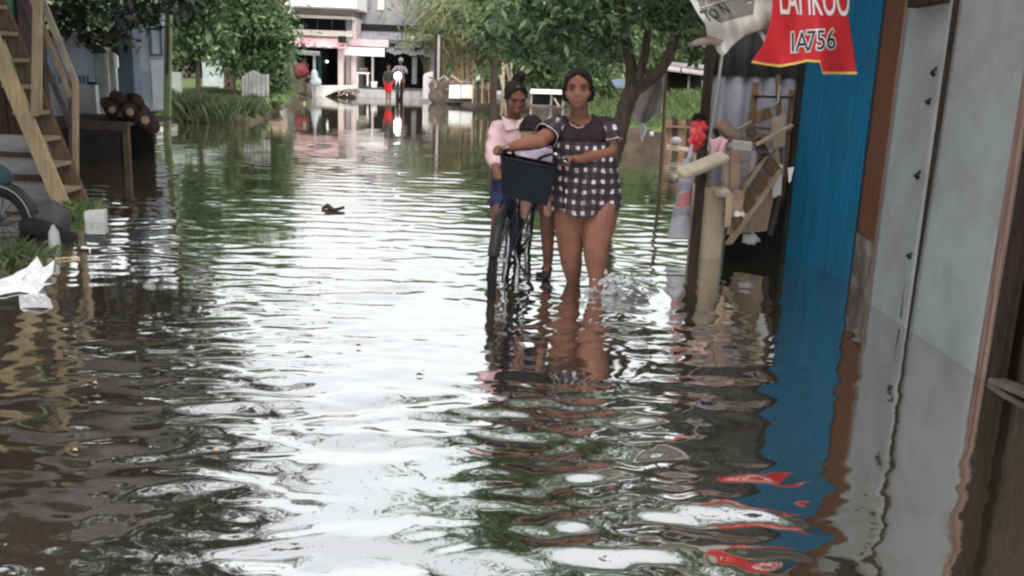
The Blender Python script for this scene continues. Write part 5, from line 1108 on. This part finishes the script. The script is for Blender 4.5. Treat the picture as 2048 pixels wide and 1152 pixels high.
# dress: bodice + plaid skirt as one lofted cloth each
def loft(rings, n=72, folds=0.0, nf=9, hem=None):
    m = MB(); ks = len(rings); NV = 34
    def fn(u,v):
        t = v*(ks-1); i = min(int(t),ks-2); f = t-i; f = f*f*(3-2*f)
        A_,B_ = rings[i],rings[i+1]; g_ = lambda k: A_[k]+(B_[k]-A_[k])*f
        a = u*6.28318; fo = 1+folds*v*math.sin(nf*a+2*math.sin(a*2+1))+folds*.6*v*math.sin(a*4+v*3)
        x = g_(0)+g_(3)*math.sin(a)*fo; y = g_(1)-g_(4)*math.cos(a)*fo; z = g_(2)
        if hem: z += hem(a)*v*v*v
        return Vector((x,y,z))
    m.grid(fn, n, NV, closed=True); return m
def ringpx(x0,x1,y,Y,d): a = W(x0,y,Y); b = W(x1,y,Y); return ((a.x+b.x)/2, Y, (a.z+b.z)/2, (b.x-a.x)/2, d)
bod = MB(); bod.cap(W(1116,251,YW+.05), .066, W(1214,252,YW+.06), .064); bod.cap(W(1150,256,YW+.03), .085, W(1182,256,YW+.03), .085)
bod.chain([W(1166,262,YW+.04), W(1167,284,YW+.04)], [.128,.132]); bod.cap(W(1140,270,YW-.02), .075, W(1140,274,YW-.02), .078); bod.cap(W(1190,270,YW-.01), .075, W(1190,274,YW-.01), .078)
bd = remesh(bod, .010, 5)
# open the neckline: drop the cloth above a scoop
nz = W(1158,244,YW).z; nx = W(1158,244,YW).x
def keep(v): return not (abs(v[0]-nx) < .078 and v[2] > nz+((v[0]-nx)/.078)**2*.045 - .012 and v[1] < YW+.2)
kp = [keep(v) for v in bd.v]; bd.f = [f for f in bd.f if all(kp[i] for i in f)]; bd.m = [0]*len(bd.f)
build(bd, 'bodice', bodicem, wm, smooth=True)
sk_ = loft([ringpx(1106,1226,281,YW+.035,.145), ringpx(1107,1230,310,YW+.03,.150), ringpx(1110,1234,350,YW+.035,.160), ringpx(1109,1235,390,YW+.04,.165), ringpx(1109,1236,424,YW+.04,.172)], 90, .085, 6,
    lambda a: .05*max(0,math.sin(a))+.012*math.sin(a*5)-.012*math.sin(a*2+1))
o = build(sk_, 'skirt', plaid, wm, smooth=True, solid=.006); attr_plaid(o, W(1168,350,YW).x-wm.location.x, .04)
for nm,s_,e_,x_ in (('sleeve',W(1116,247,YW+.045),W(1092,272,YW-.075),-1),('sleeve',W(1214,247,YW+.055),W(1220,282,YW+.03),1)):
    m = MB(); d = (e_-s_); dd = d.normalized(); sdv = dd.cross(Vector((0,1,0))).normalized(); fv = sdv.cross(dd)
    m.grid(lambda u,v: s_+d*v+(sdv*math.cos(u*6.283)+fv*math.sin(u*6.283))*(.066+.013*v+.006*math.sin(u*25)*v), 28, 10, closed=True)
    o = build(m, nm, plaid, wm, smooth=True, solid=.006); me = o.data; a = me.attributes.new('pl','FLOAT_VECTOR','POINT')
    a.data.foreach_set('vector', np.array([(.44*(i%28)/28+.021, .105*(i//28)/10+.025, 0) for i in range(len(me.vertices))],np.float32).ravel())
    m = MB(); m.grid(lambda u,v: s_+d*(.97+.05*v)+(sdv*math.cos(u*6.283)+fv*math.sin(u*6.283))*(.0815+.006*math.sin(u*25)), 28, 2, closed=True); build(m, 'cuff', M('pale_cuff',(.36,.32,.32),dirt=.2), o, smooth=True, solid=.005)
# splash at the leading foot: droplets and a low torn sheet of water
spm = plastic('splash_water', (.58,.60,.62), .08, .45, b=(.45,.47,.48), sc=30)
m = MB(); c0 = W(1196,566,YW-.07)
for i in range(70):
    a = random.gauss(.2,.9); r_ = abs(random.gauss(0,.11))+.05; h_ = max(.004,.075*math.exp(-r_*5)*random.random()*1.6)
    s_ = random.uniform(.004,.011); m.ell(c0+Vector((math.cos(a)*r_*1.1, -.05+.5*math.sin(a)*r_, h_)), (s_*1.8,s_,s_*.9), None, 7, 5)
def spf(u,v):
    x = 1172+72*u; hgt = (.018+.060*math.exp(-((u-.70)/.22)**2)+.028*math.exp(-((u-.16)/.12)**2))*v*(1+.35*math.sin(u*31)+.25*math.sin(u*57))
    p = W(x,566-2*u,YW-.10+.02*math.sin(u*8)); return Vector((p.x+.03*v*(u-.3), p.y-.03*v+.01*math.sin(u*23), max(0,hgt)))
m.grid(spf, 50, 6); struct(build(m, 'splash', spm, smooth=True, solid=.006), 'stuff')
# ---------------------------------------------------------------- girl sitting on the bicycle
YG_ = 6.62
gl = thing('person', 'girl in pink collared shirt riding on the saddle and looking down', 'person', (W(1035,330,YG_).x, YG_, .55))
HG = W(1032,196,YG_-.06); RG = Matrix.Rotation(math.radians(14),3,'Z') @ Matrix.Rotation(-.05,3,'Y') @ Matrix.Rotation(math.radians(22),3,'X')
m = MB(); head(m, HG, RG, .95, wide=.95)
m.chain([HG+Vector((-.005,.035,-.045)), W(1026,246,YG_+.02)], [.044,.05])
m.chain([W(1026,258,YG_+.02), W(1030,300,YG_+.03), W(1034,332,YG_+.05)], [.10,.10,.12]); m.cap(W(998,255,YG_+.02), .045, W(1058,253,YG_+.02), .045)
e1 = W(985,306,YG_-.10); w1 = W(994,345,YG_-.32); gb = W(998,350,YG_-.36)
m.chain([W(994,258,YG_+.02), e1, w1], [.046,.040,.028]); 
e2 = W(1072,300,YG_-.12); w2 = W(1062,322,YG_-.30)
m.chain([W(1060,258,YG_+.02), e2, w2], [.046,.040,.028])
hand(m, w1, gb, (0,.3,1), (.5,-.8,0), .85, up=(-.7,-.3,0)); hand(m, w2, W(1056,326,YG_-.34), (0,.3,1), (-.5,-.8,0), .85, up=(.7,-.3,0))
hp1 = W(1012,338,YG_+.02); k1 = W(999,424,YG_-.38); f1 = W(988,524,YG_-.25)
m.chain([hp1, hp1.lerp(k1,.5), k1], [.085,.076,.056]); m.chain([k1, k1.lerp(f1,.35), f1], [.052,.050,.034]); m.cap(f1, .034, f1+Vector((-.01,-.12,-.035)), .026)
hp2 = W(1055,338,YG_+.02); k2 = W(1094,418,YG_-.36); f2 = W(1096,522,YG_-.30)
m.chain([hp2, hp2.lerp(k2,.5), k2], [.085,.076,.058]); m.chain([k2, k2.lerp(f2,.35), f2], [.054,.052,.035]); m.cap(f2, .034, f2+Vector((-.015,-.13,-.035)), .027)
build(remesh(m, .0075, 4), 'body', skin_g, gl, smooth=True); face(gl, HG, RG, .95, skin_g, True)
hm = MB(); P = lambda x,y,z: HG+RG @ Vector((x,y,z))
hm.ell(P(0,.026,.036),(.082,.092,.080),RG); hm.ell(P(0,.045,-.01),(.072,.062,.075),RG)
for sx in (-1,1): hm.chain([P(.018*sx,-.056,.094),P(.062*sx,-.03,.05),P(.075*sx,.01,.0)],[.013,.013,.014],10)
hm.cap(P(.02,.055,.115),.048,P(.03,.04,.150),.036); hx = remesh(hm,.008,3); build(hx, 'hair', hairm, gl, smooth=True)
pink = M('pink_shirt', (.50,.35,.365), (.43,.285,.30), sc=5, rough=.9, bump=.3, bsc=14, dirt=.15, dirtc=(.5,.35,.36))
sh_ = MB(); sh_.cap(W(995,257,YG_+.02), .060, W(1060,255,YG_+.02), .060); sh_.chain([W(1026,268,YG_+.01), W(1030,305,YG_+.02), W(1034,334,YG_+.04)], [.122,.128,.142])
sh_.chain([W(994,260,YG_+.02), e1, e1.lerp(w1,.55)], [.060,.056,.048]); sh_.chain([W(1061,258,YG_+.02), e2], [.060,.055])
sx_ = remesh(sh_, .010, 4); sx_.v = [(v[0]+.004*math.sin(v[2]*70+v[0]*30),v[1]+.004*math.sin(v[2]*50+v[0]*60),v[2]) for v in sx_.v]
shirt = build(sx_, 'shirt', pink, gl, smooth=True)
for pts in (((1003,232),(1018,240),(1031,258),(1012,262),(1006,246)),((1046,236),(1034,242),(1031,258),(1048,256),(1052,244))):
    m = MB(); Pq = [W(x,y,YG_-.11-.012*((y-232)/30)) for x,y in pts]; m.add(Pq+[p+Vector((0,.03,0)) for p in Pq], [(0,1,2,3,4),(9,8,7,6,5)]+[(i,i+5,(i+1)%5+5,(i+1)%5) for i in range(5)]); build(m, 'collar', M('pale_pink_collar',(.54,.40,.41),dirt=.1), shirt, bevel=.004)
navy = M('navy_cloth', (.028,.034,.085), (.02,.024,.06), sc=6, rough=.9, dirt=.2)
s_ = MB(); s_.cap(hp1, .105, hp2, .105); s_.chain([hp1, hp1.lerp(k1,.85)], [.098,.078]); s_.chain([hp2, hp2.lerp(k2,.82)], [.098,.078]); build(remesh(s_,.011,4), 'shorts', navy, gl, smooth=True)
sandal = M('sandal', (.03,.035,.04), (.02,.022,.026), rough=.6, bump=0)
for f_ in (f1,f2):
    m = MB(); m.cap(f_+Vector((0,.03,-.045)), .030, f_+Vector((-.013,-.14,-.068)), .036); m.v = [(v[0],v[1],min(v[2],f_.z-.03-.1*max(0,f_.y-v[1]))) for v in m.v]; build(m, 'sandal', sandal, gl, smooth=True)
    m = MB(); a = f_+Vector((-.008,-.075,-.025)); m.tube([a+Vector((-.036,0,-.02)), a+Vector((-.02,-.004,.012)), a+Vector((.02,-.004,.012)), a+Vector((.036,0,-.02))], .008, 7); build(m, 'strap', sandal, gl, smooth=True)
# ---------------------------------------------------------------- toddler in front of the girl
YT_ = 6.22
td = thing('person', 'toddler in lavender top nestled between girl and woman on the bicycle', 'person', (W(1070,350,YT_).x, YT_, .6))
HT = W(1060,262,YT_); RT = Matrix.Rotation(math.radians(34),3,'Z') @ Matrix.Rotation(math.radians(10),3,'Y') @ Matrix.Rotation(math.radians(46),3,'X')
m = MB(); head(m, HT, RT, .80, wide=1.08); m.chain([HT+Vector((.01,.03,-.03)), W(1072,300,YT_+.06)], [.035,.045]); m.chain([W(1074,308,YT_+.06), W(1078,345,YT_+.08)], [.085,.095])
for (a,b,c) in (((1052,306),(1048,328),(1060,336)),((1098,308),(1104,330),(1090,340))): m.chain([W(*a,YT_+.05),W(*b,YT_-.02),W(*c,YT_-.1)],[.034,.03,.022]); m.ell(W(*c,YT_-.12),(.022,.024,.02))
for (a,b,c) in (((1060,350),(1052,380),(1050,430)),((1092,350),(1098,380),(1096,425))): m.chain([W(*a,YT_+.06),W(*b,YT_-.10),W(*c,YT_-.08)],[.05,.042,.032])
build(remesh(m,.008,4), 'body', skin_t, td, smooth=True); face(td, HT, RT, .80, skin_t, True)
hm = MB(); P = lambda x,y,z: HT+RT @ Vector((x,y,z)); hm.ell(P(0,.020,.034),(.072,.076,.070),RT); hm.ell(P(0,.035,-.005),(.066,.052,.062),RT)
for sx in (-1,1): hm.chain([P(.015*sx,-.05,.075),P(.055*sx,-.03,.045),P(.066*sx,.01,-.01)],[.013,.013,.014],10)
build(remesh(hm,.008,3), 'hair', hairm, td, smooth=True)
s_ = MB(); s_.cap(W(1054,306,YT_+.06), .045, W(1096,308,YT_+.06), .045); s_.chain([W(1076,312,YT_+.055), W(1079,345,YT_+.075)], [.098,.112]); s_.cap(W(1096,308,YT_+.05),.046,W(1103,328,YT_),.043); s_.cap(W(1053,306,YT_+.05),.046,W(1048,326,YT_),.043)
build(remesh(s_,.010,4), 'shirt', M('lavender_cloth',(.46,.40,.50),(.38,.33,.43),sc=6,rough=.9,dirt=.1), td, smooth=True)
# ------------------------------------------------------------------ bicycle
WR = .33
fc = W(1000,560,5.72); fh = Vector((W(1002,500,5.95).x, 5.95, WR-.15)); rh = Vector((W(1047,500,6.95).x, 6.95, WR-.15))
bk = thing('bicycle', 'dark bicycle with big black basket pushed through the flood', 'bicycle', (fh.x, 6.2, -.15))
fwdv = (fh-rh).normalized(); lean = Vector((.045,.0,1)).normalized()
def wheel(hub):
    ax = fwdv.cross(lean).normalized(); up_ = ax.cross(fwdv); t = MB(); n = 56
    def circ(r): return [hub+fwdv*(r*math.cos(2*math.pi*i/n))+up_*(r*math.sin(2*math.pi*i/n)) for i in range(n)]
    t.tube(circ(WR-.026), .027, 8, closed=True); wo_ = build(t, 'wheel', rubber, bk, smooth=True)
    t = MB(); t.tube(circ(WR-.048), .011, 6, closed=True); build(t, 'rim', chrome, wo_, smooth=True)
    t = MB()
    for i in range(28):
        a = 2*math.pi*i/28; b = a+(.5 if i%2 else -.5); t.tube([hub+ax*(.02 if i%2 else -.02)+(fwdv*math.cos(b)+up_*math.sin(b))*.02, hub+(fwdv*math.cos(a)+up_*math.sin(a))*(WR-.05)], .0014, 4)
    t.tube([hub-ax*.045,hub+ax*.045], .02, 10); build(t, 'spokes', chrome, wo_)
    t = MB(); t.grid(lambda u,v: hub+(fwdv*math.cos(.25+2.5*u)+up_*math.sin(.25+2.5*u))*(WR+.022-.014*(2*v-1)**2)+ax*((v-.5)*.062), 26, 6); build(t, 'mudguard', darkmetal, bk, smooth=True, solid=.002)
    return ax, up_
ax_, up_ = wheel(fh); wheel(rh)
framem = M('blue_black_frame', (.022,.026,.06), (.016,.018,.04), rough=.35, bump=0)
hd0 = fh-fwdv*.14+up_*.40; hd1 = fh-fwdv*.20+up_*.60; bb = rh+fwdv*.43-up_*.03; stp = rh+fwdv*.27+up_*.42
m = MB()
for a,b,r_ in ((hd0,hd1,.020),(hd0+up_*.05,bb,.018),(hd1-up_*.05,bb+up_*.10,.015),(bb,stp,.017)): m.tube([a,b],r_,10)
for s_ in (-1,1): m.tube([bb+ax_*.03*s_, rh+ax_*.06*s_],.010,8); m.tube([stp+ax_*.012*s_, rh+ax_*.06*s_],.009,8)
build(m, 'frame', framem, bk, smooth=True)
m = MB()
for s_ in (-1,1): m.tube(curve([hd0+ax_*.0, hd0+ax_*.045*s_-up_*.03, (hd0+fh)/2+ax_*.055*s_, fh+ax_*.058*s_],4),.011,8)
build(m, 'fork', framem, bk, smooth=True)
stem = W(1062,326,5.96); m = MB(); m.tube([hd1,stem],.013,8); m.tube(curve([W(1004,303,5.90)+Vector((-.02,.10,0)), gL+Vector((.02,-.02,.0)), W(1018,294,5.80), W(1036,318,5.86), stem, W(1084,314,5.86), W(1108,308,5.76), W(1124,314,5.78), gR, gR+Vector((.05,.08,-.01))],5),.0105,9); build(m, 'handlebar', chrome, bk, smooth=True)
for p,q in ((gL,W(1003,302,5.90)+Vector((-.02,.10,0))),(gR,gR+Vector((.05,.08,-.01)))):
    d = (q-p).normalized(); m = MB(); m.tube([p-d*.055,p,p+d*.07],[.015,.017,.016],10); build(m, 'grip', rubber, bk, smooth=True)
    m = MB(); m.tube([p-d*.07+Vector((0,-.02,.0)), p+Vector((0,-.055,-.01)), p+d*.05+Vector((0,-.06,-.015))],.004,6); build(m, 'brake_lever', chrome, bk, smooth=True)
# basket: tapered open box
bkm = plastic('black_basket', (.009,.011,.015), .75, 0, b=(.013,.015,.020), spec=.05)
YBk = 5.66
tl,tr,br,bl = W(1001,313,YBk),W(1114,337,YBk),W(1094,412,YBk+.05),W(1004,392,YBk+.05)
dv = Vector((.015,.23,.0)); d2 = Vector((.01,.19,.0)); m = MB(); t_ = .004
inn = [tl,tr,tr+dv,tl+dv]; bot = [bl,br,br+d2,bl+d2]
for i in range(4):
    j = (i+1)%4; n_ = ((inn[j]-inn[i]).cross(bot[i]-inn[i])).normalized()*t_
    m.hexa([bot[i],bot[j],bot[j]+n_,bot[i]+n_,inn[i],inn[j],inn[j]+n_,inn[i]+n_])
m.add(bot,[(0,1,2,3)]); bsk = build(m, 'basket', bkm, bk, bevel=.002)
m = MB(); m.tube(inn, .007, 8, closed=True); build(m, 'basket_rim', M('rim_black',(.016,.016,.02),rough=.4,bump=0), bsk, smooth=True)
m = MB(); m.tube([W(1060,372,5.86), hd1],.010,8); m.tube([W(1040,402,5.82), fh+ax_*.05],.005,6); m.tube([W(1066,408,5.82), fh-ax_*.05],.005,6); build(m, 'basket_bracket', darkmetal, bk)
sdl = W(1036,342,YG_+.05); m = MB(); m.cap(sdl+Vector((0,.06,-.05)), .075, sdl-Vector((0,.16,.05)), .03); m.v = [(v[0],v[1],sdl.z-.05+(v[2]-sdl.z+.05)*.45) for v in m.v]; build(m, 'saddle', rubber, bk, smooth=True)
m = MB(); m.tube([stp, sdl+Vector((0,0,-.06))],.013,8); build(m, 'seat_post', chrome, bk, smooth=True)
m = MB(); m.tube([bb-ax_*.07,bb+ax_*.07],.016,10); cA = f1+Vector((.02,-.05,-.09)); cB = f2+Vector((-.03,-.05,-.09))
m.tube([bb-ax_*.07, Vector((bb.x-.09,cA.y,cA.z))],.010,8); m.tube([bb+ax_*.07, Vector((bb.x+.09,cB.y,cB.z))],.010,8)
build(m, 'crank', darkmetal, bk, smooth=True)
for c,s_ in ((cA,-1),(cB,1)):
    m = MB(); m.box((c.x-.05,c.y-.04,c.z-.012),(c.x+.05,c.y+.04,c.z+.012)); m.tube([Vector((bb.x+.09*s_,c.y,c.z)),c],.007,6); build(m, 'pedal', rubber, bk, bevel=.004)
m = MB(); n = 30; m.tube([bb+ax_*.045+(fwdv*math.cos(2*math.pi*i/n)+up_*math.sin(2*math.pi*i/n))*.085 for i in range(n)],.006,6,closed=True); build(m, 'chainring', darkmetal, bk)
m = MB(); m.tube([W(1036,528,6.2), W(1029,600,5.95)-Vector((0,0,.05))],.011,8); m.tube([W(1036,528,6.2),bb],.008,6); build(m, 'stand', M('pale_stand',(.62,.62,.60),bump=0), bk, smooth=True)
m = MB(); m.tube([W(1061,414,6.15), W(1054,462,6.25)],.009,8); build(m, 'brake_rod', chrome, bk, smooth=True)
m = MB(); m.tube([W(1088,414,6.3), W(1089,500,6.4)],.007,8); build(m, 'carrier_stay', chrome, bk, smooth=True)
# ------------------------------------------------------------------ far people and the motorcycle with its lamp lit
def farperson(label, px, py_top, py_bot, Y, top, bottoms, skin, facing=1, walk=.12, bare=True, hair=hairm):
    a = W(px,py_top,Y); b = W(px,py_bot,Y); H = a.z-b.z; x = (a.x+b.x)/2; z0 = b.z
    t = thing('person', label, 'person', (x,Y,z0)); m = MB()
    def p(u,w_,v): return Vector((x+u*H, Y+w_*H, z0+v*H))
    m.ell(p(0,0,.93),(.050*H,.058*H,.070*H)); m.cap(p(0,0,.86),.03*H,p(0,0,.80),.034*H); m.chain([p(0,0,.76),p(0,0,.62),p(0,0,.52)],[.078*H,.070*H,.085*H]); m.cap(p(-.085,0,.79),.032*H,p(.085,0,.79),.032*H)
    for s in (-1,1):
        m.chain([p(.10*s,0,.78),p(.135*s,-.01,.62),p(.12*s,-.06,.49)],[.030*H,.026*H,.018*H]); m.chain([p(.12*s,-.06,.485),p(.118*s,-.075,.45)],[.02*H,.014*H])
        m.chain([p(.045*s,0,.50),p(.05*s,-walk*s*.5,.27),p(.05*s,-walk*s*.2+.02,.04)],[.055*H,.042*H,.027*H]); m.cap(p(.05*s,-walk*s*.2+.02,.02),.024*H,p(.055*s,-walk*s*.2-.07,.01),.02*H)
    build(remesh(m,.022,3), 'body', skin, t, smooth=True)
    hm = MB(); hm.ell(p(0,.012,.955),(.056*H,.062*H,.060*H)); build(hm, 'hair', hair, t, smooth=True)
    s = MB(); s.cap(p(-.082,0,.785),.042*H,p(.082,0,.785),.042*H); s.chain([p(0,0,.75),p(0,0,.60),p(0,0,.50)],[.088*H,.084*H,.096*H])
    for q in (-1,1): s.cap(p(.10*q,0,.775),.04*H,p(.128*q,-.01,.66),.036*H)
    build(remesh(s,.026,3), 'shirt', top, t, smooth=True)
    s = MB(); s.cap(p(-.04,0,.49),.082*H,p(.04,0,.49),.082*H)
    for q in (-1,1): s.cap(p(.045*q,0,.48),.068*H,p(.05*q,-walk*q*.45,.30),.060*H)
    build(remesh(s,.026,3), 'shorts', bottoms, t, smooth=True)
    return t
farperson('person in dark top and bright red shorts wading before the far shops', 777, 129, 203, 39.0, M('dark_green_shirt',(.035,.045,.04),(.03,.035,.03)), M('red_shorts',(.62,.02,.03),(.52,.015,.025)), skin_g)
farperson('person in pale blue shirt standing inside the middle shop', 702, 119, 171, YG+.2, M('pale_blue_shirt',(.50,.62,.74),(.42,.54,.66)), M('mauve_shorts',(.36,.27,.29),(.28,.2,.22)), skin_t)
ML = W(795,152,40.6)
mc2 = thing('motorcycle', 'motorcycle with glaring headlamp coming behind the red shorts', 'motorcycle', (ML.x,41.2,-.1))
fx = ML.x
m = MB()
for y in (40.75,41.95):
    ww = MB(); n = 32; ww.tube([Vector((fx, y+.27*math.cos(2*math.pi*i/n), .12+.27*math.sin(2*math.pi*i/n))) for i in range(n)],.05,8,closed=True); build(ww, 'wheel', rubber, mc2, smooth=True)
m.chain([Vector((fx,41.0,.75)),Vector((fx,41.4,.55)),Vector((fx,41.9,.72)),Vector((fx,42.2,.78))],[.13,.15,.13,.07]); m.cap(Vector((fx,40.85,ML.z-.02)),.13,Vector((fx,41.0,.80)),.12); build(remesh(m,.03,3), 'fairing', M('dark_fairing',(.04,.03,.035),rough=.3,bump=0), mc2, smooth=True)
m = MB(); m.tube([Vector((fx-.33,41.0,ML.z+.16)),Vector((fx,40.95,ML.z+.12)),Vector((fx+.33,41.0,ML.z+.16))],.018,7); m.tube([Vector((fx-.07,40.8,ML.z)),Vector((fx-.07,40.75,.12))],.025,7); m.tube([Vector((fx+.07,40.8,ML.z)),Vector((fx+.07,40.75,.12))],.025,7); build(m, 'fork', chrome, mc2, smooth=True)
m = MB(); m.ell(Vector((fx,40.70,ML.z)),(.15,.06,.15),None,18,12); build(m, 'headlamp', emit('headlamp',(1,.97,.92),9), mc2, smooth=True)
def rider():
    t = thing('person', 'rider in grey jacket sitting behind the glaring headlamp', 'person', (fx,41.6,.5)); m = MB(); z = ML.z
    m.ell(Vector((fx+.03,41.45,z+.62)),(.095,.11,.13)); m.cap(Vector((fx+.02,41.5,z+.48)),.055,Vector((fx,41.55,z+.40)),.06); m.chain([Vector((fx,41.55,z+.28)),Vector((fx,41.65,z-.15))],[.16,.17]); m.cap(Vector((fx-.17,41.5,z+.36)),.06,Vector((fx+.17,41.5,z+.36)),.06)
    for s in (-1,1):
        m.chain([Vector((fx+.2*s,41.5,z+.34)),Vector((fx+.32*s,41.25,z+.14)),Vector((fx+.30*s,41.0,z+.16))],[.058,.05,.035]); m.ell(Vector((fx+.31*s,40.97,z+.17)),(.04,.05,.035))
        m.chain([Vector((fx+.1*s,41.65,z-.15)),Vector((fx+.18*s,41.15,z-.22)),Vector((fx+.17*s,41.4,z-.62))],[.09,.075,.05]); m.cap(Vector((fx+.17*s,41.4,z-.66)),.045,Vector((fx+.17*s,41.2,z-.68)),.04)
    build(remesh(m,.025,3), 'body', skin_g, t, smooth=True)
    s = MB(); s.chain([Vector((fx,41.55,z+.29)),Vector((fx,41.65,z-.12))],[.18,.185]); s.cap(Vector((fx-.17,41.5,z+.36)),.075,Vector((fx+.17,41.5,z+.36)),.075)
    for q in (-1,1): s.chain([Vector((fx+.2*q,41.5,z+.34)),Vector((fx+.32*q,41.25,z+.14))],[.072,.062])
    build(remesh(s,.028,3), 'jacket', M('grey_jacket',(.20,.19,.20),(.15,.14,.15)), t, smooth=True)
    hm = MB(); hm.ell(Vector((fx+.03,41.48,z+.67)),(.11,.125,.12)); build(hm, 'helmet', M('grey_helmet',(.28,.27,.28),rough=.3,bump=0), t, smooth=True)
rider()
